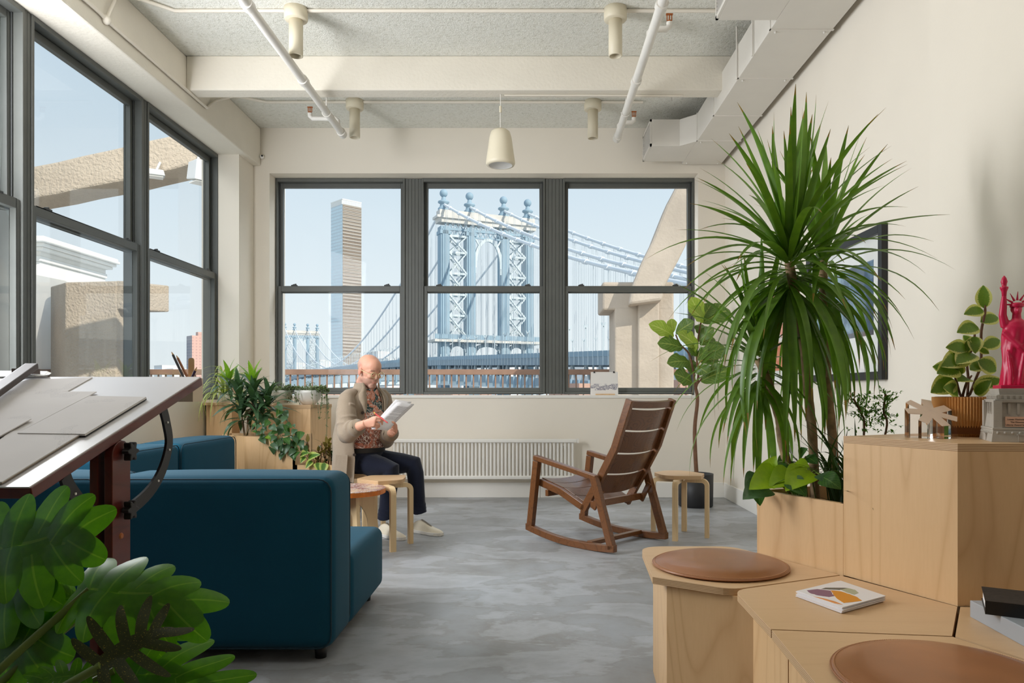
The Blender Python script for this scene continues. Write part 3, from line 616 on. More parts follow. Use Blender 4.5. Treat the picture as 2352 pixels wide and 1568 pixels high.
# ---------------------------------------------------------------- suspension bridge
AX, TX = V((-.411, .912, 0)), V((.912, .411, 0)); BC = V((-15.5, 250, 0)); LSP = 515.0
br = thing('suspension_bridge', 'pale blue steel suspension bridge with ball topped towers', 'bridge', (-15.5, 250, -13))
def bw(s, off, z): return BC+AX*s+TX*off+V((0, 0, z))
def deck_z(s): return 12.2+3*(1-((s-LSP/2)/(LSP/2))**2) if s > 0 else 12.2+.033*s
def cable_z(s): return 16.4+47.2*((s-LSP/2)/(LSP/2))**2 if 0 <= s <= LSP else (63.6+.42*s+.00065*s*s if s < 0 else 63.6-.42*(s-LSP)+.00065*(s-LSP)**2)
OFF = (-15.3, -6.2, 6.2, 15.3)
def bridge_tower(s0, detail=True):
    tw_ = bpy.data.objects.new('bridge_tower', None); COL.objects.link(tw_); tw_.parent = br; tw_.matrix_parent_inverse = ROOTM[br.name].inverted(); ROOTM[tw_.name] = Matrix()
    def bx(m, off0, off1, d0, d1, z0, z1):
        p = [bw(s0+d0, off0, z0), bw(s0+d0, off1, z0), bw(s0+d1, off1, z0), bw(s0+d1, off0, z0)]; q = [v_+V((0, 0, z1-z0)) for v_ in p]; m.hexa(p+q); return m
    fr = bx(MB(), -17.5, 17.5, -2.2, 2.2, 57.2, 58.6); bx(fr, -18.3, 18.3, -2.8, 2.8, 58.6, 59.4); bx(fr, -17.2, 17.2, -2, 2, 59.4, 61.4)
    cornice = fr.build('tower_cornice', M['steel_tan'], tw_)
    for off in OFF:
        m = MB(); bx(m, off-1.5, off+1.5, -1.9, 1.9, -13, 56); bx(m, off-1.0, off+1.0, -2.2, -1.9, 0, 55)
        bx(m, off-1.8, off+1.8, -2.2, 2.2, 53.4, 54.6)
        c = m.build('tower_column', M['steel_blue'], tw_)
        f = MB(); c0 = bw(s0, off, 0)
        f.lathe([(1.9, 59.4), (1.9, 62.2), (1.3, 62.8), (1.2, 63.6), (1.9, 64), (1.9, 64.5), (.8, 65), (.6, 66.2)], c0, 10); f.ball(c0+V((0, 0, 67.2)), 1.35, 14, 9)
        f.build('tower_finial', M['steel_blue'], tw_)
    lat = MB()
    for a, b in ((OFF[0], OFF[1]), (OFF[1], OFF[2]), (OFF[2], OFF[3])):
        n_ = 5 if b-a < 10 else 7
        lat.bar(bw(s0-1.5, a, 55.2), bw(s0-1.5, b, 55.2), .7, .8); lat.bar(bw(s0-1.5, a, 53), bw(s0-1.5, b, 53), .5, .6)
        for k in range(n_):
            p, q = a+(b-a)*k/n_, a+(b-a)*(k+1)/n_
            lat.bar(bw(s0-1.4, p, 53), bw(s0-1.4, q, 57), .35, .35); lat.bar(bw(s0-1.4, q, 53), bw(s0-1.4, p, 57), .35, .35)
    lat.build('lattice_frieze', M['steel_blue'], tw_)
    for a, b in ((OFF[0], OFF[1]), (OFF[2], OFF[3])):
        zs_ = [19.5, 26.5, 33.5, 40.5, 47.5, 53]
        for k in range(5):
            z0, z1 = zs_[k], zs_[k+1]
            m = MB()
            for d in (-1.5, 1.5):
                m.bar(bw(s0+d, a+1.5, z0), bw(s0+d, b-1.5, z1), .40, .4); m.bar(bw(s0+d, b-1.5, z0), bw(s0+d, a+1.5, z1), .75 if d < 0 else .4, .5); m.bar(bw(s0+d, a+1.5, z1), bw(s0+d, b-1.5, z1), .55, .7)
            m.build('cross_brace', M['steel_pale'], tw_)
    m = MB(); ah = []
    for k in range(19):
        th = PI*k/18; ah.append(bw(s0-1.4, -math.cos(th)*4.75, 43+9.6*math.sin(th)**.9))
    for a, b in zip(ah, ah[1:]): m.bar(a, b, 1.0, .9, up=AX)
    m.bar(bw(s0-1.4, -4.7, 43), bw(s0-1.4, -4.7, 41), .8, .8); m.bar(bw(s0-1.4, 4.7, 43), bw(s0-1.4, 4.7, 41), .8, .8)
    for sg in (-1, 1): m.bar(bw(s0-1.4, sg*4.7, 53), bw(s0-1.4, sg*3.2, 50.5), .5, .5)
    m.build('tower_arch', M['steel_pale'], tw_)
    pl = bx(MB(), -19.5, 19.5, -4, 4, 17.6, 18.4); pf = pl.build('tower_gallery', M['steel_tan'], tw_)
    m = MB(); n_ = 26
    for k in range(n_+1): o_ = -19.4+38.8*k/n_; m.bar(bw(s0-3.9, o_, 18.4), bw(s0-3.9, o_, 20), .15, .15)
    m.bar(bw(s0-3.9, -19.4, 20), bw(s0-3.9, 19.4, 20), .2, .2); m.bar(bw(s0-3.9, -19.4, 19.2), bw(s0-3.9, 19.4, 19.2), .12, 1.3)
    m.build('gallery_railing', M['steel_blue'], tw_)
    m = MB()
    for sg, (a, b) in ((0, (OFF[0], OFF[1])), (0, (OFF[1], OFF[2])), (0, (OFF[2], OFF[3]))):
        for k in range(8):
            t0, t1 = PI*k/8, PI*(k+1)/8; w_ = (b-a)/2-1.5; c_ = (a+b)/2
            m.bar(bw(s0-1, c_-w_*math.cos(t0), 14.4+2.6*math.sin(t0)), bw(s0-1, c_-w_*math.cos(t1), 14.4+2.6*math.sin(t1)), 1.2, .8, up=AX)
    m.build('portal_arches', M['deckblue'], tw_)
bridge_tower(0); bridge_tower(LSP)
for off in OFF:
    ms = [bw(LSP*k/60, off, cable_z(LSP*k/60)) for k in range(61)]
    MB().tube(ms, .42, 6).build('main_cable', M['cablew'], br)
    ss = [bw(-4.6*k, off, cable_z(-4.6*k)) for k in range(46)]
    m = MB().tube(ss, .46, 6)
    for p, q in list(zip(ss, ss[1:]))[1::2]: m.tube([p.lerp(q, .35), p.lerp(q, .65)], .66, 6)
    m.build('side_cable', M['cablew'], br)
    m = MB()
    for k in range(-30, 84):
        s_ = 6.2*k+3.1; z1, z0 = cable_z(s_), deck_z(s_)
        if z1-z0 < .8: continue
        m.tube([bw(s_, off, z0), bw(s_, off, z1)], .06 if s_ < 40 else .11, 3, cap=False); s_ < 40 and m.tube([bw(s_, off+.5, z0), bw(s_, off+.5, z1)], .05, 3, cap=False)
    m.build('suspender_ropes', M['cableg'], br, kind='stuff')
dk = [-230+10*k for k in range(76)]
def strip(o0, o1, z0, z1):
    return MB().loft([[bw(s_, o0, deck_z(s_)+z0), bw(s_, o1, deck_z(s_)+z0), bw(s_, o1, deck_z(s_)+z1), bw(s_, o0, deck_z(s_)+z1)] for s_ in dk], smooth=False)
strip(-18.5, 18.5, -2.3, -.6).build('deck', M['deckblue'], br)
for o0 in (-18.6, -15.3, 6.2): strip(o0, o0+.25, -.6, .5).build('deck_parapet', M['steel_blue'], br)
strip(-12, 12, -7.6, -7.0).build('lower_deck', M['deckblue'], br)
m = MB()
for k in range(-34, 60):
    s_ = 6.2*k
    for o0 in (-15.3,):
        z = deck_z(s_); m.bar(bw(s_, o0, z-2.2), bw(s_-2.4, o0, z-7.2), .5, .5); m.bar(bw(s_, o0, z-2.2), bw(s_+2.4, o0, z-7.2), .5, .5)
        if k % 2: m.bar(bw(s_+3.1, o0, z-2.2), bw(s_+3.1, o0, z-7.2), .4, .4)
m.build('deck_truss', M['steel_pale'], br, kind='stuff')
m = MB()
for k in range(-30, 50):
    s_ = 7.3*k
    for o0 in (-17, 14):
        z = deck_z(s_); m.bar(bw(s_, o0, z), bw(s_, o0, z+5.4), .14, .14); m.bar(bw(s_, o0, z+5.2), bw(s_-.0, o0, z+6.1)+V((.45, 0, 0)), .22, .22); m.bar(bw(s_, o0, z+5.2), bw(s_, o0, z+6.1)-V((.45, 0, 0)), .22, .22)
m.build('deck_lamps', M['steel_pale'], br, kind='stuff')
m = MB()
for k in range(-110, 190): s_ = 2.0*k; z = deck_z(s_); m.bar(bw(s_, -18.55, z-2.3), bw(s_, -18.55, z+.5), .22, .3)
for k in range(-30, 60): s_ = 6.2*k; z = deck_z(s_); m.bar(bw(s_, -18.2, z+.5), bw(s_, -18.2, z+1.3), .2, .2)
m.build('deck_ribs', M['steel_pale'], br, kind='stuff')
# curving lower roadway
rd = thing('elevated_roadway', 'curving pale blue elevated roadway under the bridge', 'road', tuple(P(930, 900, 118)))
ctl = [(470, 925, 70), (560, 912, 82), (640, 896, 94), (720, 882, 106), (820, 874, 116), (930, 870, 122), (1050, 872, 118), (1150, 877, 110), (1240, 883, 102), (1330, 889, 95), (1480, 900, 86)]
pts = [P(*c) for c in ctl]
def spl(pts, n=6):
    out = []
    for i in range(len(pts)-1):
        p0, p1, p2, p3 = pts[max(i-1, 0)], pts[i], pts[i+1], pts[min(i+2, len(pts)-1)]
        for k in range(n):
            t = k/n; out.append(.5*((2*p1)+(p2-p0)*t+(2*p0-5*p1+4*p2-p3)*t*t+(3*p1-p0-3*p2+p3)*t**3))
    return out+[pts[-1]]
sp_ = spl([V(p) for p in pts])
MB().loft([[p, p+V((1, 9, 0)), p+V((1, 9, -.9)), p+V((0, 0, -.9))] for p in sp_], smooth=False).build('road_slab', M['steel_pale'], rd)
MB().loft([[p+V((0, -.3, .9)), p+V((0, 0, .9)), p+V((0, 0, -.2)), p+V((0, -.3, -.2))] for p in sp_], smooth=False).build('side_barrier', M['deckblue'], rd)
m = MB()
for p in sp_[::1]: m.bar(p+V((0, -.4, -.7)), p+V((0, -.4, 1.0)), .25, .25)
m.build('barrier_posts', M['steel_blue'], rd, kind='stuff')
m = MB()
for p in sp_[6::8]: m.box(p.x-.8, p.x+.8, p.y+3, p.y+5, -13, p.z-.8)
m.build('road_columns', M['steel_pale'], rd, kind='stuff')
# ================================================================ furniture
def onz(px, py, z): Y = FPX*(CZ-z)/(py-HY); return (((px-CX)*Y/FPX), Y)
def round_poly(poly, rad, n=5):
    out = []; m = len(poly)
    for i, p in enumerate(poly):
        r = rad[i] if isinstance(rad, (list, tuple)) else rad
        p = V(p); a = V(poly[i-1]); b = V(poly[(i+1) % m])
        if r <= 0: out.append(tuple(p)); continue
        da, db = (a-p), (b-p); ra = min(r, da.length*.45); rb = min(r, db.length*.45); A = p+da.normalized()*ra; B = p+db.normalized()*rb
        for k in range(n+1):
            t = k/n; out.append(tuple(A*(1-t)**2+p*2*t*(1-t)+B*t*t))
    return out
def shrink(poly, d):
    n = len(poly); ar = sum(poly[i][0]*poly[(i+1) % n][1]-poly[(i+1) % n][0]*poly[i][1] for i in range(n)); sg = 1 if ar > 0 else -1; out = []
    for i in range(n):
        p, a, b = V(poly[i]), V(poly[i-1]), V(poly[(i+1) % n]); e1, e2 = (p-a).normalized(), (b-p).normalized()
        n1, n2 = V((-e1.y, e1.x))*sg, V((-e2.y, e2.x))*sg; k = 1+n1.dot(n2); out.append(tuple(p+(n1+n2)*d/max(k, .3)))
    return out
# ---------------------------------------------------------------- sofa
def piping(name, pts, parent, r=.006, closed=True): return MB().tube(pts, r, 6, closed=closed).build(name, M['tealdark'], parent)
def rrect(c, u, v_, a, b, r, n=4):
    out = []
    for sx_, sy_, t0 in ((1, 1, 0), (-1, 1, PI/2), (-1, -1, PI), (1, -1, 1.5*PI)):
        for k in range(n+1): t = t0+PI/2*k/n; out.append(V(c)+V(u)*(sx_*(a-r)+r*math.cos(t))+V(v_)*(sy_*(b-r)+r*math.sin(t)))
    return out
def sofa(label, cx, cy, rz, back=True, w=.888, depth=.97, corner=False):
    t_ = thing('sofa_module', label, 'sofa', (cx, cy, 0), rz, 'teal modular sofa')
    # own coordinates: backrest along -y side, seat towards +y
    ob = MB().rbox((0, .15, .205), (w-.004, depth-.30, .31), .045, puff=(.004, .004, 0, .014, 0, .018)).build('seat', M['teal'], t_, M=True, weld=True)
    ob = MB().rbox((0, -depth/2+.15, .385), (w-.004, .30, .67), .05, puff=(.004, .004, .004, .02, 0, .012)).build('backrest', M['teal'], t_, M=True, weld=True)
    for yy, nm in ((-depth/2+.012, 'back_piping'), (-depth/2+.285, 'front_piping')):
        MB().tube(rrect((0, yy-.004 if nm[0] == 'b' else yy+.012, .385), (1, 0, 0), (0, 0, 1), w/2-.010, .327, .05), .0030, 6, closed=True).build(nm, M['tealdark'], t_, M=True)
    for sx_ in (-1, 1):
        for yy in (-depth/2+.08, depth/2-.1): MB().lathe([(.001, 0), (.022, 0), (.026, .05), (.001, .05)], (sx_*(w/2-.07), yy, 0), 14).build('foot', M['black'], t_, M=True)
    return t_
sofa('teal sofa module with its back to the room, ending beside the orange side table', -1.211, 3.305, 0)
sofa('teal sofa module with its back to the room, half hidden by the drafting table post', -2.10, 3.305, 0)
sofa('teal sofa module along the side wall, nearer the drafting table', -2.065, 4.24, -PI/2)
sofa('teal sofa module along the side wall, next to the planter', -2.065, 5.13, -PI/2)
# ---------------------------------------------------------------- drafting table
dt = thing('drafting_table', 'dark red wooden drafting table with a tilted white board', 'table', (-1.5, 1.8, 0))
BX, BY, BZ, SL = -1.0, 2.213, 1.096, .3113
def onboard(px, py, up=0):
    a = (py-HY)/FPX; Y = (CZ-BZ+SL*BY-up)/(SL+a); return V(((px-CX)*Y/FPX, Y, CZ-a*Y))
nb_ = V((0, -SL, 1)).normalized(); dv = V((0, -1, -SL)).normalized()
def slab(px_, m, top, thick, mi=0):
    q = [p+nb_*top for p in px_]; b = [p+nb_*(top-thick) for p in px_]; n = len(q)
    return m.add(b+q, [tuple(range(n-1, -1, -1)), tuple(range(n, 2*n))]+[(i, (i+1) % n, n+(i+1) % n, n+i) for i in range(n)], mi=mi)
post_ = None; c0 = V((BX, BY, BZ)); Lb = .79; Wb = 1.35
cor = [c0, c0-V((Wb, 0, 0)), c0-V((Wb, 0, 0))+dv*Lb, c0+dv*Lb]
M['board'] = plain('white_laminate', S(232, 230, 232), .28, .01)
slab([cor[0]+V((-.003, 0, 0)), cor[1], cor[2], cor[3]+V((-.003, 0, 0))], MB(), .0, .003).build('board_top', M['board'], dt)
slab(cor, MB(), -.003, .024).build('board', M['mahog'], dt, bevel=.002)
slab([c0+V((-.05, 0, 0))+dv*.08, c0+V((-.12, 0, 0))+dv*.08, c0+V((-.12, 0, 0))+dv*.71, c0+V((-.05, 0, 0))+dv*.71], MB(), -.027, .012).build('board_cleat', M['mahog'], dt)
for x0 in (-1.02, -2.2):
    m = MB(); prof = [(1.743, .0), (1.822, .0), (1.822, .895)]+[(1.7825+.0395*math.cos(a), .895+.038*math.sin(a)) for a in [PI*k/8 for k in range(1, 8)]]+[(1.743, .895)]
    m.prism(prof, 0, .02, M=Matrix(((0, 0, 1, x0), (1, 0, 0, 0), (0, 1, 0, 0), (0, 0, 0, 1)))); po_ = m.build('post', M['mahog'], dt, bevel=.002); post_ = po_ if x0 == -1.02 else post_
    m = MB(); m.prism(prof, 0, .02, M=Matrix(((0, 0, 1, x0-.035), (1, 0, 0, 0), (0, 1, 0, 0), (0, 0, 0, 1)))); m.build('inner_post', M['mahog'], dt, bevel=.002)
    MB().box(x0-.04, x0+.025, 1.45, 2.15, 0, .05).build('foot_rail', M['mahog'], dt, bevel=.006)
MB().box(-2.2, -1.03, 1.76, 1.80, .2, .28).build('cross_rail', M['mahog'], dt, bevel=.004)
arc = spl([V((-1.024, y, z)) for y, z in ((2.03, 1.0), (2.047, .965), (2.062, .905), (2.025, .835), (1.96, .785), (1.86, .752), (1.762, .748), (1.68, .782), (1.622, .835), (1.602, .866))], 4)
rings = []
for i, p in enumerate(arc):
    tg = (arc[min(i+1, len(arc)-1)]-arc[max(i-1, 0)]).normalized(); nr = V((0, -tg.z, tg.y))*.017; ex = V((.0035, 0, 0)); rings.append([p-nr-ex, p+nr-ex, p+nr+ex, p-nr+ex])
tb_ = MB().loft(rings, smooth=False).build('tilt_bracket', M['black'], dt)
m = MB()
for i in (4, 9, 14, 20, 26, 31): m.cyl(arc[i]-V((.006, 0, 0)), arc[i]+V((.006, 0, 0)), .003, n=8)
under(tb_, m.build('bracket_holes', M['white'], dt, kind='stuff'))
for z in (.905, .762):
    m = MB(); prof = [(.001, 0), (.024, 0), (.024, .0), (.024, .016), (.012, .02), (.001, .02)]
    pr = []
    for k in range(40): a = 2*PI*k/40; r_ = .020+.0055*math.cos(6*a); pr.append((r_*math.cos(a), r_*math.sin(a)))
    m.prism(pr, .008, .026); m.cyl((0, 0, -.004), (0, 0, .012), .007, n=10)
    m.v = [tuple(V((-1.0+p[2], 1.79+p[0], z+p[1]))) for p in m.v]; under(post_, m.build('star_knob', M['black'], dt, bevel=.002))
m = MB().cyl((-1.0, 1.78, .70), (-.997, 1.78, .70), .008, .006, n=12); under(post_, m.build('screw_insert', M['brass'], dt))
# pencil box clamped at the far corner
tb = thing('pencil_box', 'beige box of pencils fixed to the far corner of the drafting table', 'box', (-1.07, 2.28, 1.02))
m = MB()
m.box(-1.10, -1.04, 2.243, 2.311, 1.02, 1.093)
m.build('box_body', plain('beige_card', S(206, 190, 166), .8, .03), tb)
for k, (a, b, r_, c, nm, lb_) in enumerate(((P(428, 880, 2.26), P(394, 808, 2.29), .0038, S(70, 70, 74), 'pencil', 'grey pencil leaning left in the pencil box'), (P(437, 880, 2.27), P(405, 816, 2.3), .0038, S(176, 116, 78), 'pencil', 'brown wooden pencil in the pencil box'), (P(436, 878, 2.28), P(452, 843, 2.28), .0042, S(62, 44, 84), 'pen', 'short purple pen in the pencil box'))):
    pt = thing(nm, lb_, nm, tuple(a)); d = (b-a).normalized()
    MB().cyl(a, b-d*.012, r_, n=8).build('barrel', plain('pencil_paint', c, .4), pt); MB().cyl(b-d*.012, b, r_, .001, n=8).build('tip', M['birch'], pt)
pt = thing('ruler', 'short pale wooden ruler standing in the pencil box', 'ruler', tuple(P(440, 880, 2.3)))
m = MB(); m.prism(round_poly([(-.009, 0), (.009, 0), (.009, .085), (-.009, .085)], [0, 0, .008, .008]), 0, .003, M=Matrix.Translation(P(440, 884, 2.3)) @ Matrix.Rotation(PI/2, 4, 'X')); m.build('ruler_blade', M['birch'], pt)
# sheets on the board
def sketchpaper():
    t = NT('sketch_paper'); co = t.coord(); st = t.coord('Object', (22, 60, 22), (0, 0, .5)); a = t.noise(co, 5, 3); w = t.n('TexWave'); w.inputs['Scale'].default_value = 3; w.inputs['Distortion'].default_value = 22; w.inputs['Detail'].default_value = 3; t.l(st, w.inputs[0])
    g = t.noise(co, 7, 2); ln = t.math('MULTIPLY', t.math('LESS_THAN', w.outputs['Fac'], .035), t.math('GREATER_THAN', g, .58))
    t.col(t.mix(t.math('MULTIPLY', ln, .55), t.mix(a, S(206, 200, 196), S(226, 221, 217)), S(110, 108, 112))); t.set(rough=.85); return t.m
M['sketch'] = sketchpaper()
for k, (px_, h, lab) in enumerate((([(-40, 902), (62, 872), (212, 866), (155, 898)], .003, 'grey sketch sheet nearest the far edge of the drafting board'),
        ([(-100, 1008), (-20, 897), (222, 899), (152, 935), (28, 1000)], .006, 'long curling sketch sheet in the middle of the drafting board'),
        ([(205, 908.5), (336, 911), (195, 996), (40, 994)], .010, 'stiff sketch board with a dark edge nearest the raised table edge'),
        ([(28, 989), (186, 995), (4, 1106), (-140, 1106)], .008, 'plain grey sheet at the low front of the drafting board'),
        ([(-110, 962), (72, 961), (-10, 1006), (-170, 1046)], .012, 'small curled sketch sheet over the other papers'))):
    t_ = thing('sketch_sheet', lab, 'paper', tuple(onboard(*px_[0])), group='papers on the drafting board')
    slab([onboard(a, b, h) for a, b in px_], MB(), 0, .0025 if k != 2 else .005).build('sheet', M['sketch'], t_)
    if k in (2, 3): slab([onboard(a, b, h) for a, b in px_], MB(), -.0027 if k == 3 else -.0052, h-.0055 if k == 3 else .003).build('backing', M['black'] if k == 2 else plain('grey_board', S(150, 134, 116), .8), t_)
t_ = thing('straightedge', 'dark wooden straightedge across the far end of the drafting board', 'ruler', tuple(P(40, 865, 2.1)))
a, b = onboard(78, 862, 0)+nb_*.03, onboard(-120, 1010, 0)+nb_*.03
MB().bar(a, b, .035, .018).build('blade', plain('dark_wood_edge', S(66, 52, 48), .5, .15), t_, bevel=.003); MB().bar(a+V((.0, .02, -.016)), a+V((-.06, .015, -.016)), .04, .016).build('head', plain('dark_wood_head', S(80, 64, 58), .5), t_)
t_ = thing('paper_roll', 'pale sheets curling over the far edge of the drafting board', 'paper', tuple(P(60, 858, 2.25)))
MB().loft([[P(-80, 868, 2.2), P(-80, 866, 2.2), P(-80, 850, 2.4), P(-80, 852, 2.4)], [P(100, 864, 2.2), P(100, 862, 2.2), P(108, 852, 2.4), P(108, 854, 2.4)], [P(112, 862, 2.2), P(113, 860, 2.2), P(118, 856, 2.4), P(118, 858, 2.4)]], smooth=False).build('sheet', M['paper'], t_)
# ---------------------------------------------------------------- plywood seating steps and cabinet
ZT, TT = .46, .022
def top_board(name, label, poly, rad, basepoly, cat='bench'):
    c = V((sum(p[0] for p in poly)/len(poly), sum(p[1] for p in poly)/len(poly)))
    t_ = thing(name, label, cat, (c.x, c.y, 0)); pp = round_poly(shrink(poly, .0018), rad)
    MB().prism(pp, ZT-.0015, ZT).build('top_face', M['birchtop'], t_); MB().prism(pp, ZT-TT, ZT-.0015).build('ply_edge', M['ply'], t_)
    MB().prism(basepoly, 0, ZT-TT).build('base_box', M['birch'], t_, bevel=.001); return t_
pA = [(.383, 2.335), (.412, 2.80), (.765, 2.80), (.995, 2.36), (.598, 2.186)]
pB = [(.600, 2.180), (.995, 2.355), (1.172, 2.012), (1.017, 1.768), (.593, 1.819)]
pC = [(.593, 1.816), (1.016, 1.765), (1.265, 1.2), (.558, 1.2)]
pD = [(1.176, 2.012), (1.80, 2.012), (1.80, 1.2), (1.272, 1.2), (1.021, 1.768)]
top_board('plywood_bench', 'five sided birch plywood bench top nearest the rocking chair', pA, [.0, .09, .06, 0, .045], [(.428, 2.325), (.455, 2.75), (.755, 2.75), (.95, 2.37), (.654, 2.160)])
top_board('plywood_bench', 'birch plywood bench top in the middle with the postcard stack', pB, [.05, 0, 0, 0, .0], [(.650, 2.150), (.985, 2.32), (1.165, 2.012), (1.012, 1.775), (.637, 1.822)])
top_board('plywood_bench', 'birch plywood bench top with the large round leather cushion at the picture edge', pC, [0, 0, 0, 0], [(.637, 1.814), (1.012, 1.77), (1.25, 1.22), (.60, 1.22)])
top_board('plywood_bench', 'birch plywood bench top below the cabinet holding the books', pD, [0, 0, 0, 0, 0], [(1.176, 2.008), (1.795, 2.008), (1.795, 1.22), (1.28, 1.22), (1.026, 1.77)])
cbn = thing('plywood_cabinet', 'tall angled birch plywood cabinet with the pink statuette on top', 'cabinet', (1.45, 2.3, 0))
F1, F2 = V((1.004, 2.358)), V((1.172, 2.014)); ZC1 = .886
prp = V((.90, .437)); cpoly = [tuple(F1), tuple(F1+prp*.5), (1.80, 2.58), (1.80, 2.014), tuple(F2)]
MB().prism(cpoly, ZC1, ZC1+.0205).build('top_edge', M['ply'], cbn); MB().prism(cpoly, ZC1+.0205, ZC1+.022).build('top_face', M['birchtop'], cbn)
inn = V((.9, .437))*.018
M['birch2'] = wood('birch_ply_panel', S(228, 190, 142), S(192, 146, 94), (1.6, 1.6, .18), 20, .42, .42)
m = MB(); m.hexa([V((*q_, z_)) for z_ in (ZT, ZC1) for q_ in (F1, F2, V((1.183, 2.032)), F1+inn)]); m.build('side_panel', M['birch2'], cbn)
MB().prism([(F2.x+.0004, 2.014), (1.80, 2.014), (1.80, 2.032), (1.1834, 2.032)], ZT, ZC1).build('front_panel', M['birch'], cbn)
MB().prism([(1.03, 2.375), (1.45, 2.57), (1.795, 2.57), (1.795, 2.04), (1.192, 2.04)], 0, ZC1).build('carcass', M['birch'], cbn)
pln = thing('planter_box', 'birch plywood planter box beside the tall cabinet', 'planter', (1.15, 2.7, 0))
G0 = V((.827, 2.690)); G1 = F1-V((.0, .0)); ZP = .69
pq = [G0, G1, G1+prp*.60, G0+prp*.60]
for i in range(4):
    a, b = pq[i], pq[(i+1) % 4]; n_ = (V((-(b-a).y, (b-a).x))).normalized()*.018; cc = (pq[0]+pq[1]+pq[2]+pq[3])/4
    if n_.dot(cc-a) < 0: n_ = -n_
    z0 = 0
    d = (b-a).normalized()*.001
    m = MB(); m.hexa([V((*(a+d), z0)), V((*(b-d), z0)), V((*(b-d+n_), z0)), V((*(a+d+n_), z0)), V((*(a+d), ZP)), V((*(b-d), ZP)), V((*(b-d+n_), ZP)), V((*(a+d+n_), ZP))]); m.build('panel', M['birch2'] if i != 0 else M['birch'], pln)
MB().prism([tuple(p) for p in (pq[0]+prp*.02+V((.01, -.012)), pq[1]+prp*.02+V((-.005, .012)), pq[2]-prp*.02, pq[3]-prp*.02)], .55, .635).build('soil', M['soil'], pln)
# leather cushions
def cushion(label, x, y, r=.225):
    t_ = thing('round_cushion', label, 'cushion', (x, y, ZT)); z = ZT
    MB().lathe([(.001, z), (r-.012, z), (r-.002, z+.004), (r, z+.007), (r-.003, z+.010), (r-.009, z+.0115), (r-.014, z+.0125), (r-.03, z+.0195), (r-.055, z+.0245), (r-.10, z+.0275), (.05, z+.029), (.001, z+.029)], (x, y, 0), 72).build('cushion_body', M['leather'], t_)
    MB().tube([(x+(r+.0005)*math.cos(2*PI*k/72), y+(r+.0005)*math.sin(2*PI*k/72), z+.0065) for k in range(72)], .0022, 5, closed=True).build('edge_binding', M['leather'], t_)
    st = MB()
    for k in range(300):
        a = 2*PI*k/300; rr = r-.0065; st.bar((x+rr*math.cos(a), y+rr*math.sin(a), z+.0118), (x+rr*math.cos(a+.012), y+rr*math.sin(a+.012), z+.0118), .0012, .0012)
    st.build('stitching', M['stitch'], t_, kind='stuff')
cushion('round tan leather cushion on the bench nearest the rocking chair', .638, 2.485); cushion('round brown leather cushion at the picture edge on the front bench', .852, 1.492)
# postcards
qc = [V((.761, 2.106)), V((.932, 2.222)), V((.992, 2.058)), V((.826, 1.945))]; cc = sum(qc, V((0, 0)))/4
M['card'] = plain('card_stock', S(236, 232, 232), .55, .01)
def card(k, n, label):
    a = R.uniform(-.02, .02); off = V((R.uniform(-.003, .003), R.uniform(-.003, .003))); z = ZT+.0015+k*.0021
    t_ = tag(MB().prism([tuple(cc+off+Matrix.Rotation(a, 2) @ (p-cc)) for p in qc], z, z+.0018).build('postcard', M['card']), label, 'card', 'stacked postcards'); return t_, z
for k in range(7): card(k, 8, 'white postcard under the map card, ' + ('lowest of', 'second lowest of', 'third lowest of', 'in the middle of', 'fourth from the top of', 'third from the top of', 'second from the top of')[k] + ' the stack')
tcard, z = card(7, 8, 'top postcard of the stack printed with a purple and orange map')
ROOTM[tcard.name] = Matrix()
def oncard(u, v_): p = qc[0]*(1-u)*(1-v_)+qc[1]*u*(1-v_)+qc[2]*u*v_+qc[3]*(1-u)*v_; return p
cmap = []
def px_on(px, py): return onz(px, py, ZT+.0185)
def blob(name, pts, col, jag=.0):
    o = []; m_ = len(pts)
    for i, p in enumerate(pts):
        a, b = V(px_on(*p)), V(px_on(*pts[(i+1) % m_]))
        for k in range(4):
            q = a.lerp(b, k/4); nn = noise.noise(V((q.x*120, q.y*120, 3)))*jag; o.append((q.x+nn, q.y+nn))
    MB().prism(o, z+.0018, z+.0022).build(name, plain('print_'+name, col, .6, .02), tcard)
blob('purple_area', [(1853, 1355), (1878, 1352), (1908, 1356), (1912, 1364), (1917, 1368), (1905, 1370), (1880, 1367), (1860, 1361)], S(140, 100, 120), .002)
blob('orange_area', [(1908, 1355), (1930, 1357), (1946, 1362), (1966, 1369), (1980, 1379), (1958, 1382), (1938, 1384), (1922, 1374), (1914, 1364)], S(222, 146, 40), .002)
blob('green_area', [(1930, 1353), (1948, 1350), (1964, 1354), (1972, 1361), (1962, 1365), (1940, 1358)], S(178, 178, 148), .002)
blob('grey_area', [(1886, 1352), (1896, 1349), (1938, 1349), (1948, 1350), (1928, 1354), (1905, 1353)], S(110, 104, 92), .001)
blob('orange_strip', [(1868, 1369), (1890, 1373), (1920, 1381), (1936, 1388), (1918, 1385), (1888, 1375)], S(230, 150, 80), .001)
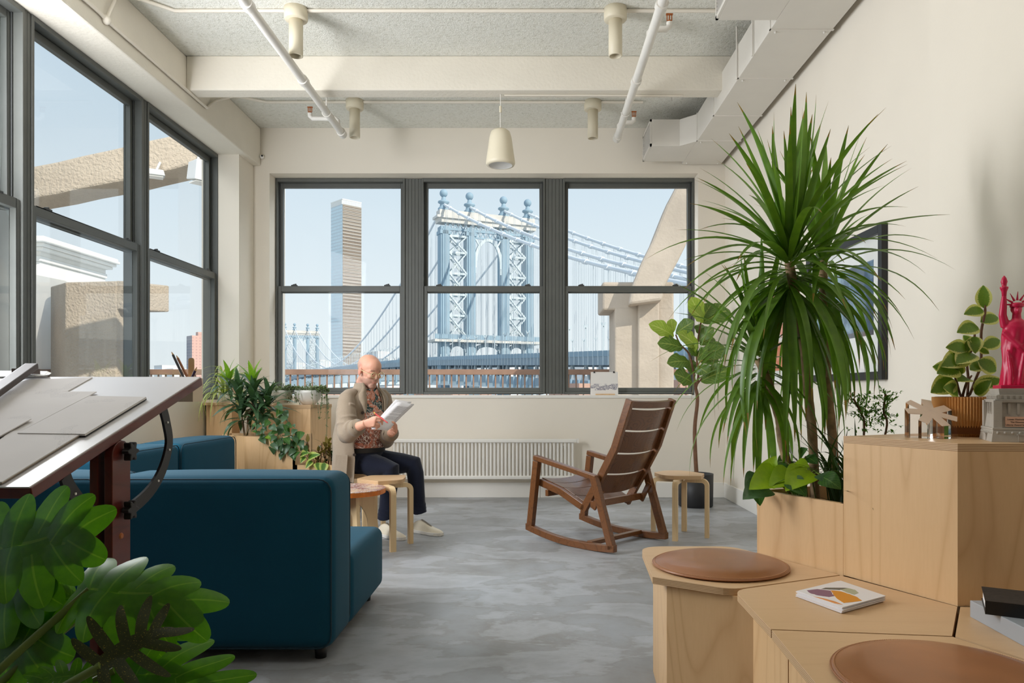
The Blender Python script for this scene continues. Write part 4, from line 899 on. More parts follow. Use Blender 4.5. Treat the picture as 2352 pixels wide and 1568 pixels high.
# books on the low bench
t_ = thing('slipcase', 'flat silver grey boxed book under the black book', 'book', (1.3, 1.75, ZT), 0)
pg = [(1.150, 1.921), (1.136, 1.58), (1.45, 1.56), (1.46, 1.91)]
MB().prism(pg, ZT, ZT+.0435).build('case_body', plain('silver_grey_card', S(176, 182, 188), .35, .03, metal=.2), t_, bevel=.0015)
t_ = thing('black_book', 'thick black book lying on the grey boxed book', 'book', (1.24, 1.82, ZT+.0435), -.50)
MB().box(-.1, .1, -.075, .075, .0, .002).build('lower_cover', M['black'], t_, M=True); MB().box(-.1, .1, -.075, .075, .031, .033).build('upper_cover', plain('worn_black_cloth', S(48, 42, 38), .7, .35, 60), t_, M=True)
MB().box(-.097, .095, -.072, .072, .002, .031).build('page_block', M['paper'], t_, M=True); MB().box(-.1, .1, -.077, -.0735, 0, .033).build('spine', M['black'], t_, M=True)
# ---------------------------------------------------------------- rocking chair
ROr, RU, RV = V((.529, 4.73, 0)), V((-.72, .694, 0)), V((.694, .72, 0))
def rk(L, v_, z): return ROr+RU*L+RV*v_+V((0, 0, z))
rc = thing('rocking_chair', 'walnut rocking chair with a tall slatted back, facing the windows', 'chair', tuple(rk(.35, .3, 0)))
wb_ = M['walnutbar']
for vv in (.0, .594):
    bot = spl([V((a, b, 0)) for a, b in ((.782, .062), (.66, .036), (.52, .014), (.38, .003), (.24, .0005), (.10, .005), (-.012, .014))], 4)
    rings = []
    for i, p in enumerate(bot):
        h = .047; rings.append([rk(p.x, vv-.021, p.y), rk(p.x, vv+.021, p.y), rk(p.x, vv+.021, p.y+h), rk(p.x, vv-.021, p.y+h)])
    MB().loft(rings, smooth=False).build('rocker', wb_, rc, bevel=.004)
    MB().bar(rk(.748, vv, .09), rk(.684, vv, .56), .042, .05, up=RU).build('front_leg', wb_, rc, bevel=.004)
    MB().bar(rk(.705, vv, .585), rk(.140, vv, .482), .046, .036, up=V((0, 0, 1))).build('armrest', wb_, rc, bevel=.006)
    MB().bar(rk(.165, vv, .49), rk(.012, vv, .03), .042, .05, up=RU).build('rear_leg', wb_, rc, bevel=.004)
bp_ = [(.300, .245), (.175, .44), (.030, .68), (-.092, 1.0)]
for vv in (.052, .542):
    m = MB(); pts_ = [rk(a, vv, b) for a, b in bp_]
    rings = []
    for i, p in enumerate(pts_):
        tg = (pts_[min(i+1, 3)]-pts_[max(i-1, 0)]).normalized(); nr = RV.cross(tg).normalized()*.026; ex = RV*.016; rings.append([p-nr-ex, p-nr+ex, p+nr+ex, p+nr-ex])
    m.loft(rings, smooth=False); m.build('back_rail', M['walnutbar'], rc, bevel=.004)
    m = MB(); m.bar(rk(.70, vv, .405), rk(.49, vv, .352), .032, .05); m.build('seat_rail', M['walnutbar'], rc, bevel=.004)
    m = MB(); m.bar(rk(.50, vv, .355), rk(.285, vv, .262), .032, .05); m.build('seat_rail', M['walnutbar'], rc, bevel=.004)
def pathpt(z):
    for (a, b), (c, d) in zip(bp_, bp_[1:]):
        if b <= z <= d: return a+(c-a)*(z-b)/(d-b)
    return bp_[-1][0]
def slat(name, f, u0, u1, n=10, sag=.03, th=.009, mat_=None):
    # f(t) -> (L, z) between u0 and u1 ; surface sags between the rails
    rings = []
    for k in range(n+1):
        s_ = k/n; v_ = .066+.462*s_; sg = sag*4*s_*(1-s_); row = []
        for tt in (0, 1):
            L, z, nl, nz = f(u0 if tt == 0 else u1); row.append((L-nl*sg, z-nz*sg, nl, nz, v_))
        (L0, z0, nl, nz, _), (L1, z1, _, _, _) = row
        rings.append([rk(L0, v_, z0), rk(L1, v_, z1), rk(L1-nl*th, v_, z1-nz*th), rk(L0-nl*th, v_, z0-nz*th)])
    return MB().loft(rings, smooth=False).build(name, mat_ or M['walnut'], rc, bevel=.002)
def fb(z): return (pathpt(z)+.012, z, .92, .38)
for a, b in ((.808, .942), (.656, .796), (.512, .644), (.372, .500)): slat('back_slat', fb, a, b, sag=.034)
slat('top_rail', fb, .955, .998, sag=.018, th=.022)
def fs(L): z = .372+(L-.49)*.25+.012 if L > .49 else .372+(L-.49)*.42+.012; return (L, z, .3, .95)
for a, b in ((.60, .70), (.495, .595), (.39, .49), (.285, .385)): slat('seat_slat', fs, a, b, sag=.022)
MB().bar(rk(.215, .015, .04), rk(.215, .58, .04), .045, .028).build('stretcher', wb_, rc, bevel=.003)
MB().bar(rk(.62, .03, .335), rk(.62, .565, .335), .028, .045).build('cross_rail', wb_, rc, bevel=.003)
MB().bar(rk(.20, .02, .30), rk(.20, .575, .30), .028, .045).build('cross_rail', wb_, rc, bevel=.003)
for vv in (.026, .568): MB().bar(rk(.12, vv, .40), rk(.19, vv, .27), .02, .035, up=RU).build('corner_block', wb_, rc, bevel=.003)
# ---------------------------------------------------------------- bentwood stools
M['stoolply'] = wood('stool_ply', S(226, 198, 154), S(190, 152, 104), (6, 6, .6), 6, .4, .45, 60)
def stool(label, cx, cy, a0, seat, rad=.03):
    t_ = thing('stool', label, 'stool', (cx, cy, 0), 0, 'bentwood stools')
    for k in range(4):
        a = a0+k*PI/2; d = V((math.cos(a), math.sin(a), 0)); s_ = V((-d.y, d.x, 0)); c = V((cx, cy, 0)); w2 = .019; th = .030; ro = .052
        pth = [(.21, 0), (.21, .425-ro)]+[(.21-ro+ro*math.cos(q), .425-ro+ro*math.sin(q)) for q in [PI/2*j/6 for j in range(1, 7)]]+[(.04, .425)]
        ri = ro-th; pin = [(.21-th, 0), (.21-th, .425-ro)]+[(.21-ro+ri*math.cos(q), .425-ro+ri*math.sin(q)) for q in [PI/2*j/6 for j in range(1, 7)]]+[(.04, .425-th)]
        rings = [[c+d*o[0]-s_*w2+V((0, 0, o[1])), c+d*o[0]+s_*w2+V((0, 0, o[1])), c+d*i[0]+s_*w2+V((0, 0, i[1])), c+d*i[0]-s_*w2+V((0, 0, i[1]))] for o, i in zip(pth, pin)]
        MB().loft(rings, smooth=False).build('leg', M['stoolply'], t_)
    sp = round_poly([V(p) for p in seat], rad)
    MB().prism(sp, .4255, .450).build('seat_edge', M['ply'], t_); MB().prism(sp, .450, .452).build('seat', M['birchtop'], t_)
    return t_
stool('bentwood birch stool beside the rocking chair and the black plant pot', 1.08, 5.343, math.radians(-111), [onz(a, b, .452) for a, b in ((1502, 1084.5), (1526, 1080), (1566, 1079.5), (1618, 1086.8), (1611, 1092.5), (1527, 1092.5))], [.02, .1, .12, .015, .005, .1])
stool('empty bentwood birch stool with a pointed top in front of the man', -1.013, 4.98, math.atan2(4.793-4.98, -.905+1.013), [onz(a, b, .452) for a, b in ((814, 1099.5), (852, 1091), (932, 1090), (931, 1095), (924, 1101.5), (868, 1104.7))], [.06, .03, .01, .04, .05, .004])
stool('bentwood birch stool under the seated man', -1.31, 5.50, .5, [(-1.31+.2*math.cos(a)*(1.1 if k % 2 else .95), 5.50+.2*math.sin(a)) for k, a in enumerate([2*PI*j/6 for j in range(6)])])
# orange edged side table
def tabletop():
    t = NT('red_marbled_top'); co = t.coord(); w = t.noise(co, 9, 4, .6, 1.5); v1 = t.n('TexVoronoi', feature='DISTANCE_TO_EDGE'); v1.inputs['Scale'].default_value = 22; t.l(co, v1.inputs[0])
    n2 = t.noise(co, 16, 3, .6, 2.5); ln = t.math('LESS_THAN', t.math('ABSOLUTE', t.math('SUBTRACT', n2, .5)), .022)
    c = t.ramp(w, [(.35, S(150, 84, 70)), (.5, S(176, 128, 116)), (.62, S(216, 180, 140))]); t.col(t.mix(ln, c, S(240, 236, 232))); t.set(rough=.35, coat=.2); return t.m
tt = thing('side_table', 'small round side table with a marbled red top and orange edge', 'table', (-1.2, 4.72, 0))
tp = round_poly([(-1.2+.285*math.cos(a), 4.72+.285*math.sin(a)) for a in [2*PI*k/6+.45 for k in range(6)]], .16, 6)
MB().prism(tp, .427, .43).build('table_top', tabletop(), tt); MB().prism(tp, .398, .427).build('edge_band', plain('orange_resin', S(206, 110, 30), .35, .2, 20), tt)
for k in range(2):
    a = .62+k*PI/2; Mx = Matrix.Translation((-1.2, 4.72, 0)) @ Matrix.Rotation(a, 4, 'Z') @ Matrix.Rotation(PI/2, 4, 'X')
    out = [(-.235, 0), (-.205, 0)]+[(-.165*math.cos(q) if True else 0, .16+.19*math.sin(q)) for q in [PI*j/12 for j in range(13)]]+[(.205, 0), (.235, 0), (.19, .398), (-.19, .398)]
    o2 = [(-.235, 0), (-.2, 0)]+[(-.15*math.cos(q), .17+.18*math.sin(q)) for q in [PI*j/12 for j in range(13)]]+[(.2, 0), (.235, 0), (.19, .398), (-.19, .398)]
    m = MB(); n_ = 13
    # leg panel as two tapered legs joined by an arch: strips from outer outline to the arch
    inn_ = [(-.2, 0)]+[(-.15*math.cos(PI*j/12), .17+.18*math.sin(PI*j/12)) for j in range(13)]+[(.2, 0)]
    outr = [(-.235, 0)]+[(-.235+.045*(j/4.0), .398*(j/4.0)) for j in range(1, 5)]+[(-.19+.38*(j/6.0), .398) for j in range(1, 6)]+[(.19+.045*(j/4.0), .398*(1-j/4.0)) for j in range(0, 4)]+[(.235, 0)]
    rings = []
    for o, i in zip(outr, inn_): rings.append([Mx @ V((o[0], o[1], -.011)), Mx @ V((i[0], i[1], -.011)), Mx @ V((i[0], i[1], .011)), Mx @ V((o[0], o[1], .011))])
    m.loft(rings, smooth=False).build('leg_panel', M['stoolply'], tt)
# ---------------------------------------------------------------- pictures on the right wall
def artmat(name, kind):
    t = NT(name); co = t.coord('Object'); sp = t.n('SeparateXYZ'); t.l(co, sp.inputs[0]); a = t.noise(co, 3.5, 5, .6, .8); b = t.noise(co, 11, 4, .7)
    if kind == 0:
        c = t.ramp(sp.outputs[2], [(1.20, S(70, 66, 72)), (1.36, S(60, 66, 80))]) if False else t.ramp(a, [(.3, S(40, 52, 74)), (.48, S(76, 104, 132)), (.6, S(150, 176, 196))])
        c = t.mix(t.math('GREATER_THAN', b, .66), c, S(232, 230, 222))
        low = t.math('LESS_THAN', sp.outputs[2], 1.40); c = t.mix(t.math('MULTIPLY', low, .75), c, t.ramp(b, [(.35, S(48, 44, 50)), (.6, S(112, 92, 88))]))
    else: c = t.ramp(a, [(.40, S(236, 232, 236)), (.49, S(240, 226, 226)), (.52, S(232, 132, 104)), (.7, S(238, 160, 130))])
    t.col(c); t.set(rough=.4); return t.m
def picture(label, ya, yb, z0, z1, fw, mat_w, art, fcol):
    t_ = thing('framed_picture', label, 'picture', (XR-.015, (ya+yb)/2, z0)); x1 = XR; x0 = XR-.035
    for q in ((x0, x1, ya, ya+fw, z0, z1), (x0, x1, yb-fw, yb, z0, z1), (x0, x1, ya+fw, yb-fw, z0, z0+fw), (x0, x1, ya+fw, yb-fw, z1-fw, z1)): MB().box(*q).build('frame_bar', fcol, t_, bevel=.002)
    MB().box(x1-.012, x1-.004, ya+fw, yb-fw, z0+fw, z1-fw).build('mat_board', M['paper'], t_)
    m_ = mat_w; MB().box(x1-.014, x1-.012, ya+fw+m_*.6, yb-fw-m_*.6, z0+fw+m_*1.3, z1-fw-m_*.8).build('print', art, t_)
    MB().box(x0+.008, x0+.011, ya+fw, yb-fw, z0+fw, z1-fw).build('glazing', M['glass'], t_)
picture('large black framed blue cityscape print partly behind the tall plant', 3.955, 5.05, 1.118, 1.965, .045, .16, artmat('blue_print', 0), M['black'])
picture('pink and white print behind the tall plant, farther along the wall', 5.35, 6.25, 1.118, 1.90, .02, .06, artmat('pink_print', 1), M['trim'])
# small drawing clipped on the sill
t_ = thing('sketch_card', 'small ink drawing clipped to a stand on the far window sill', 'drawing', (.83, 7.36, 1.019))
def inkmat():
    t = NT('ink_drawing'); co = t.coord(); sp = t.n('SeparateXYZ'); t.l(co, sp.inputs[0]); a = t.noise(t.coord('Object', (1, 1, 1)), 60, 4, .7, 2); b = t.noise(t.coord('Object', (1, 1, 2)), 16, 2)
    band = t.math('LESS_THAN', t.math('ABSOLUTE', t.math('SUBTRACT', sp.outputs[2], 1.10)), .032); ln = t.math('LESS_THAN', t.math('ABSOLUTE', t.math('SUBTRACT', a, .5)), .05)
    k = t.math('MULTIPLY', t.math('MULTIPLY', ln, band), t.math('GREATER_THAN', b, .42)); t.col(t.mix(k, S(240, 236, 232), S(90, 88, 120))); t.set(rough=.8); return t.m
q = [P(1356, 907, 7.33), P(1420, 907, 7.33), P(1419, 854, 7.38), P(1357, 854, 7.38)]
q = [V((p.x, p.y, max(p.z, 1.0205))) for p in q]
MB().add(q+[p+V((0, .003, 0)) for p in q], [(3, 2, 1, 0)[::-1], (4, 5, 6, 7)[::-1], (0, 1, 5, 4)[::-1], (1, 2, 6, 5)[::-1], (2, 3, 7, 6)[::-1], (3, 0, 4, 7)[::-1]]).build('drawing_sheet', inkmat(), t_)
MB().box(P(1368, 0, 7.31).x, P(1412, 0, 7.31).x, 7.295, 7.345, 1.0195, 1.032).build('wood_stand', M['birch'], t_, bevel=.002)
for px in (1365, 1410): c = P(px, 854, 7.378); MB().box(c.x-.008, c.x+.008, c.y-.006, c.y+.010, c.z-.010, c.z+.006).build('binder_clip', M['black'], t_)
# ---------------------------------------------------------------- things on the cabinet
ZK = ZC1+.022
M['acrylic'] = NT('clear_acrylic').set(rough=.04, trans=1.0, ior=1.35).m
M['acrylic'].node_tree.nodes['Principled BSDF'].inputs['Base Color'].default_value = (.97, .93, .90, 1)
t_ = thing('star_award', 'clear acrylic award shaped like a many pointed star beside the pleated pot', 'award', (1.245, 2.285, ZK))
st = []
for k in range(14): a = 2*PI*k/14+.2; w_ = .0
arms = 7; star = []
for k in range(arms):
    a = 2*PI*k/arms+.35; d = V((math.cos(a), math.sin(a))); s_ = V((-d.y, d.x)); star += [d*.072-s_*.014, d*.072+s_*.014]; a2 = a+PI/arms; star.append(V((math.cos(a2), math.sin(a2)))*.032)
vs0 = [V((1.245+p.x, 2.285+p.y, ZK+.0005)) for p in star]; vs1 = [V((1.245+p.x, 2.285+p.y, ZK+.078+.55*p.y)) for p in star]; n_ = len(star)
MB().add(vs0+vs1, [tuple(range(n_-1, -1, -1)), tuple(range(n_, 2*n_))]+[(i, (i+1) % n_, n_+(i+1) % n_, n_+i) for i in range(n_)]).build('award_body', M['acrylic'], t_)
MB().add([v_+V((0, 0, .0006)) for v_ in vs1]+[v_+V((0, 0, .0016)) for v_ in vs1], [tuple(range(n_-1, -1, -1)), tuple(range(n_, 2*n_))]+[(i, (i+1) % n_, n_+(i+1) % n_, n_+i) for i in range(n_)]).build('frosted_face', plain('frosted_face', S(226, 200, 178), .5, .04, 30), t_)
pp_ = thing('pleated_pot', 'pleated tan card plant pot on the cabinet beside the statuette', 'pot', (1.402, 2.365, ZK))
prof = [(.066, 0), (.070, .008), (.0945, .052), (.0945, .126), (.090, .126), (.090, .06)]
rings = []
for r_, z in prof:
    rings.append([V((1.402+r_*(1+(.028 if k % 2 else -.028)*(1 if r_ > .085 else .8))*math.cos(2*PI*k/144), 2.365+r_*(1+(.028 if k % 2 else -.028))*math.sin(2*PI*k/144), ZK+z)) for k in range(144)])
MB().loft(rings[:4], smooth=False, cap=False).build('pleated_wall', plain('tan_pleated_card', S(206, 150, 84), .6, .05, 20), pp_)
MB().lathe([(.091, .125), (.087, .127), (.084, .118), (.084, .01), (.001, .006)], (1.402, 2.365, ZK), 40).build('inner_pot', plain('brown_liner', S(120, 74, 36), .6), pp_)
MB().lathe([(.083, .108), (.04, .112), (.001, .113)], (1.402, 2.365, ZK), 30).build('soil', M['soil'], pp_)
# statuette
SX, SY, SA = 1.410, 2.128, -.36
sp_ = thing('statuette', 'pink figurine of a robed woman raising a torch on a carved grey pedestal', 'figurine', (SX, SY, ZK), SA)
M['stone'] = plain('cast_grey_stone', S(178, 170, 158), .8, .06, 20, .25, 120, 3, .002); M['pink'] = plain('magenta_plastic', S(206, 22, 72), .38, .05, 30)
def tier(nm, h0, h1, z0, z1, bev=.001): MB().hexa([V((sx_*h0, sy_*h0, z0)) for sx_, sy_ in ((-1, -1), (1, -1), (1, 1), (-1, 1))]+[V((sx_*h1, sy_*h1, z1)) for sx_, sy_ in ((-1, -1), (1, -1), (1, 1), (-1, 1))]).build(nm, M['stone'], sp_, M=True, bevel=bev)
tier('pedestal_base', .080, .075, 0, .034); tier('pedestal_band', .076, .076, .034, .040); tier('pedestal_body', .070, .060, .040, .112); tier('pedestal_cornice', .068, .069, .112, .121); tier('pedestal_parapet', .062, .062, .121, .134); tier('pedestal_cap', .055, .058, .134, .152)
stn = MB()
for s_ in range(4):
    Mz = Matrix.Rotation(s_*PI/2, 4, 'Z')
    def q8(x0, x1, y0, y1, z0, z1):
        p = [Mz @ V(c) for c in ((x0, y0, z0), (x1, y0, z0), (x1, y1, z0), (x0, y1, z0), (x0, y0, z1), (x1, y0, z1), (x1, y1, z1), (x0, y1, z1))]; stn.hexa(p)
    for k in range(8): stn.ball(Mz @ V((-.063+.018*k, -.0755, .026)), .0042, 8, 6)
    for k in range(4): q8(-.036+.022*k, -.030+.022*k, -.0665, -.058, .078, .110)
    for sx_ in (-1, 1): q8(sx_*.062-.010, sx_*.062+.010, -.073, -.055, .040, .118)
    q8(-.014, .014, -.081, -.07, .002, .020); q8(-.017, .017, -.083, -.07, .020, .023)
    for k in range(9): q8(-.060+.0145*k, -.053+.0145*k, -.0645, -.06, .122, .132)
stn.build('pedestal_carving', M['stone'], sp_, M=True, kind='stuff')
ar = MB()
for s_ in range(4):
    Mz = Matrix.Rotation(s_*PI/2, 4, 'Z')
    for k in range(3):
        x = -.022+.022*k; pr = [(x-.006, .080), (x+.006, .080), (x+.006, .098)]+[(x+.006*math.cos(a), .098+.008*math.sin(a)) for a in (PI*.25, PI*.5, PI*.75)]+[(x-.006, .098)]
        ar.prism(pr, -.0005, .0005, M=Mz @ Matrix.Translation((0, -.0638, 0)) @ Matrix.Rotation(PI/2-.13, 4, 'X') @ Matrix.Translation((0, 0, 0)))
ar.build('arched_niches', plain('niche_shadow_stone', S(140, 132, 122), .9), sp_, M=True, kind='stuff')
plq = MB().box(-.044, .058, -.0725, -.066, .044, .072).build('plaque', plain('brass_pink_plate', S(222, 178, 150), .4, .03), sp_, M=True)
for k, tx in enumerate(('Lower Manhattan Cultural Council', 'The Downtown Dinner 2019', 'Liberty Award for Artistic Leadership')):
    cu = bpy.data.curves.new('plaque_text', 'FONT'); cu.body = tx; cu.size = .0066; cu.align_x = 'CENTER'; cu.extrude = .0001; cu.materials.append(M['black'])
    tmp_ = bpy.data.objects.new('t', cu); COL.objects.link(tmp_); me_ = bpy.data.meshes.new_from_object(tmp_.evaluated_get(bpy.context.evaluated_depsgraph_get())); bpy.data.objects.remove(tmp_); o = bpy.data.objects.new('plaque_lettering', me_); COL.objects.link(o); o.parent = plq; o['kind'] = 'stuff'; o.matrix_local = Matrix.Translation((.007, -.0729, .0625-.0078*k)) @ Matrix.Rotation(PI/2, 4, 'X')
# robed figure, one continuous mesh (facing -y)
fg = MB(); z0 = .152
MB().hexa([V((sx_*.050, sy_*.050, z0)) for sx_, sy_ in ((-1, -1), (1, -1), (1, 1), (-1, 1))]+[V((sx_*.050, sy_*.050, z0+.010)) for sx_, sy_ in ((-1, -1), (1, -1), (1, 1), (-1, 1))]).build('figure_base', M['pink'], sp_, M=True, bevel=.001)
rob = [(.0, .043, .034), (.03, .040, .031), (.07, .037, .029), (.11, .038, .029), (.145, .037, .027), (.17, .035, .024), (.185, .026, .019), (.195, .012, .012), (.21, .011, .011)]
rings = []
for h, a, b in rob:
    rings.append([V((a*math.cos(t)*(1+.055*math.sin(7*t+h*38)*(1 if h < .17 else 0)), b*math.sin(t)*(1+.09*math.sin(9*t-h*45)*(1 if h < .17 else 0)), z0+.008+h)) for t in [2*PI*k/56 for k in range(56)]])
fg.loft(rings); fg.ball((0, -.003, z0+.228), (.0125, .015, .018), 14, 10); fg.ball((0, .004, z0+.232), (.0155, .015, .016), 12, 8)
fg.ball((0, -.0175, z0+.226), (.0025, .004, .005), 8, 6)
fg.tube([(-.028, 0, z0+.18), (-.036, -.004, z0+.215), (-.034, -.008, z0+.255), (-.033, -.008, z0+.272)], [.013, .0105, .008, .006], 10)
fg.tube([(.030, 0, z0+.175), (.042, -.008, z0+.14), (.040, -.03, z0+.125)], [.013, .0115, .009], 10)
fg.tube([(-.035, -.01, z0+.165), (.0, -.030, z0+.12), (.034, -.022, z0+.085)], [.008, .008, .008], 8)
fg.tube([(.0, -.030, z0+.01), (.004, -.034, z0+.05), (.012, -.032, z0+.10)], [.007, .006, .005], 8)
fg.tube([(-.02, -.028, z0+.01), (-.020, -.030, z0+.05), (-.026, -.022, z0+.11)], [.006, .006, .004], 8)
me = remesh(fg, 'robed_figure', .0022, M['pink'], 2); fgo = o = link_mesh(me, 'robed_figure'); o.parent = sp_
MB().lathe([(.001, .266), (.005, .266), (.007, .29), (.010, .298), (.011, .300), (.011, .304), (.006, .305), (.007, .312), (.009, .319), (.006, .330), (.001, .337)], (-.033, -.008, z0-.008), 14).build('torch', M['pink'], sp_, M=True)
m = MB(); m.lathe([(.016, .236), (.018, .238), (.018, .246), (.014, .249), (.001, .25)], (0, -.001, z0), 18); m.build('diadem', M['pink'], sp_, M=True)
for k in range(7):
    a = PI*(k/6)*.96+.06; d = V((math.cos(a), -.25, math.sin(a)*.95)); MB().cyl(V((0, -.002, z0+.243))+d*.014, V((0, -.002, z0+.243))+d*.040, .0034, .0006, n=6).build('crown_ray', M['pink'], sp_, M=True)
m = MB(); m.box(-.012, .012, -.003, .003, -.02, .02); m.v = [tuple(Matrix.Translation((.046, -.034, z0+.135)) @ Matrix.Rotation(-.5, 4, 'Y') @ Matrix.Rotation(.5, 4, 'Z') @ V(p)) for p in m.v]; m.build('tablet', M['pink'], sp_, M=True, bevel=.001)
under(fgo, *[c for c in sp_.children if c.name.split('.')[0] in ('torch', 'diadem', 'crown_ray', 'tablet')])
# ================================================================ plants
def blade(name, prof, c=.1, fold=.25, n=10, mat_=None, wave=0, half=1, curl=0, ends=True):
    # leaf of unit length along +x from the origin; z is the upper side
    m = MB(); m.uv = []; rows = []
    for i in range(n+1):
        t = i/n; w = max(prof(t), .0008); row = []
        for j in range(-half, half+1):
            u = j/half; z = c*4*t*(1-t)+fold*abs(u)*w+wave*math.sin(t*17+u*2)*w*abs(u)-curl*u*u*w
            row.append(len(m.v)); m.v.append((t, u*w, z)); m.uv.append((u*.5+.5, t))
        rows.append(row)
    for a, b in zip(rows, rows[1:]):
        for j in range(2*half): m.f.append((a[j], b[j], b[j+1], a[j+1])); m.sm.append(True); m.mi.append(0)
    return m.mesh(name, mat_)
def between(parent, mesh, a, b, up, name='leaf', wid=1.0, off=None):
    a, b = V(a), V(b); x = b-a; L = x.length; x = x.normalized(); z = V(up); z = z-x*z.dot(x)
    if z.length < 1e-4: z = x.orthogonal()
    z.normalize(); y = z.cross(x)
    Mw = Matrix(((x.x*L, y.x*L*wid, z.x*L, a.x), (x.y*L, y.y*L*wid, z.y*L, a.y), (x.z*L, y.z*L*wid, z.z*L, a.z), (0, 0, 0, 1)))
    o = bpy.data.objects.new(name, mesh); COL.objects.link(o); o.parent = parent
    o.matrix_local = ROOTM[parent.name].inverted() @ Mw; return o
strap = lambda W: (lambda t: W*min(1, .35+t/.22)*(1-t**2.6)**.9)
lance = lambda W: (lambda t: W*math.sin(PI*min(1, t**.75*.98+.02))**.9)
heart = lambda W: (lambda t: W*(math.sin(PI*t**.5))**.75 if 0 < t < 1 else .01*W)
obov = lambda W: (lambda t: W*(math.sin(PI*t**1.15)**.62 if 0 < t < 1 else .05)*(1-.16*math.exp(-((t-.36)/.13)**2)))
ovate = lambda W: (lambda t: W*(math.sin(PI*t**.85)**.7 if 0 < t < 1 else .04))
G = {}
G['dra'] = leafmat('dragon_tree_leaf', S(112, 146, 48), S(74, 112, 40), None, .36, margin=None, trans=.30, tip=S(150, 110, 50))
G['lime'] = leafmat('lime_pothos_leaf', S(160, 188, 28), S(128, 166, 24), None, .4, trans=.3)
G['phil'] = leafmat('philodendron_leaf', S(70, 114, 46), S(44, 84, 38), S(104, 142, 70), .35)
G['grass'] = leafmat('spider_strap_leaf', S(62, 84, 44), S(40, 60, 34), None, .4)
G['fig'] = leafmat('fiddle_fig_leaf', S(104, 130, 56), S(72, 104, 48), S(160, 172, 96), .4, trans=.2)
G['fig2'] = leafmat('young_fiddle_leaf', S(160, 180, 76), S(132, 158, 66), S(196, 204, 130), .4, trans=.3)
G['aral'] = leafmat('aralia_leaflet', S(120, 164, 70), S(86, 134, 54), None, .45)
G['pep'] = leafmat('variegated_leaf', S(112, 140, 48), S(88, 122, 40), None, .35, margin=S(206, 206, 128), edge=.66)
G['mon'] = leafmat('lobed_leaf', S(92, 146, 22), S(66, 118, 18), S(120, 160, 50), .32, side_=0, trans=.45)
G['mond'] = leafmat('dark_spotted_lobed_leaf', S(52, 58, 16), S(38, 44, 12), None, .35, spots=S(150, 132, 40), trans=.15)
G['dk'] = leafmat('dark_dracaena_leaf', S(84, 116, 76), S(54, 82, 58), None, .30, trans=.2)
G['dklime'] = leafmat('fresh_dracaena_leaf', S(142, 178, 46), S(104, 150, 40), None, .4, trans=.25)
G['spid'] = leafmat('pale_spider_leaf', S(188, 196, 120), S(158, 172, 88), None, .45, trans=.3)
G['wisp'] = leafmat('grey_green_wisp', S(132, 146, 112), S(108, 126, 90), None, .6)
G['red'] = leafmat('reddish_leaf', S(150, 110, 70), S(98, 110, 48), None, .4)
G['jade'] = leafmat('jade_leaf', S(84, 112, 78), S(52, 84, 52), None, .25, trans=.05)
def Pd(px, py, Y): return P(px, py, Y)
UP = V((0, 0, 1)); CAMN = lambda p: (V((0, 0, CZ))-V(p)).normalized()
# ---- dragon tree
dr_ = thing('dragon_tree', 'tall dragon tree with long drooping sword leaves in the birch planter', 'plant', (1.08, 2.72, .635))
dm = [[blade('sword_leaf', strap(w), c, .35, 12, G['dra'], half=1) for w in (.025, .031)] for c in (.02, .07, .16, .26)]
def head(c, n, L, seed, lean=(0, 0), t1=1.0):
    r = random.Random(seed); c = V(c)
    for i in range(n):
        t = t1*(i+.5)/n; az = i*2.39996+r.uniform(-.3, .3); h = V((math.cos(az), math.sin(az), 0)); base = c+V((0, 0, .05-.20*t))+h*.012; ln = L*r.uniform(.85, 1.08)
        if t < .11: e_ = math.radians(r.uniform(66, 86)); ci = 0; tip = base+(h*math.cos(e_)+UP*math.sin(e_))*ln; out = UP+h*.2
        elif t < .33: e_ = math.radians(62-46*(t-.11)/.22+r.uniform(-8, 8)); ci = 1; tip = base+(h*math.cos(e_)+UP*math.sin(e_))*ln; out = UP
        elif t < .50: e_ = math.radians(8-40*(t-.33)/.17+r.uniform(-8, 8)); ci = 2; tip = base+(h*math.cos(e_)+UP*math.sin(e_))*ln*.95; out = UP
        else:
            k = (t-.50)/.50; rr = ln*(.84-.62*k)*r.uniform(.75, 1.1); dz = ln*(.56+.58*k)*r.uniform(.85, 1.1); ci = 2 if k < .75 else 1; tip = base+h*rr-UP*dz; out = h+UP*.5
        tip += V((*lean, 0))*ln
        lim = XR-.02
        if tip.x > lim: tip.x = lim
        between(dr_, r.choice(dm[ci]), base, tip, out, 'leaf', r.uniform(1.0, 1.4))
H1, H2, H3 = Pd(1812, 590, 2.72), Pd(1890, 600, 2.95), Pd(1742, 812, 2.86)
head(H1, 108, .53, 1); head(H2, 64, .48, 2); head(H3, 52, .42, 3, lean=(-.03, 0))
# leading leaves seen clearly against the wall
for a, b, ci in (((1812, 585), (1843, 245), 0), ((1806, 585), (1696, 290), 0), ((1820, 588), (1908, 296), 0), ((1800, 590), (1606, 385), 1), ((1796, 592), (1594, 412), 1), ((1800, 596), (1604, 528), 2), ((1795, 600), (1576, 612), 2), ((1795, 604), (1570, 664), 2), ((1830, 590), (2050, 364), 1), ((1842, 592), (2086, 476), 2), ((1850, 600), (2082, 520), 2), ((1860, 606), (2126, 628), 2), ((1850, 620), (2080, 688), 2), ((1838, 600), (2000, 420), 1), ((1812, 588), (1866, 262), 0), ((1808, 588), (1762, 320), 0), ((1815, 588), (1800, 300), 0), ((1738, 800), (1548, 718), 1), ((1740, 795), (1612, 620), 1), ((1745, 795), (1690, 600), 0)):
    pa, pb_ = Pd(*a, 2.72+R.uniform(-.03, .03)), Pd(*b, 2.66+R.uniform(-.22, .12)); between(dr_, dm[ci][1], pa, pb_, UP+V((0, -.5, 0)), 'leaf', wid=1.15)
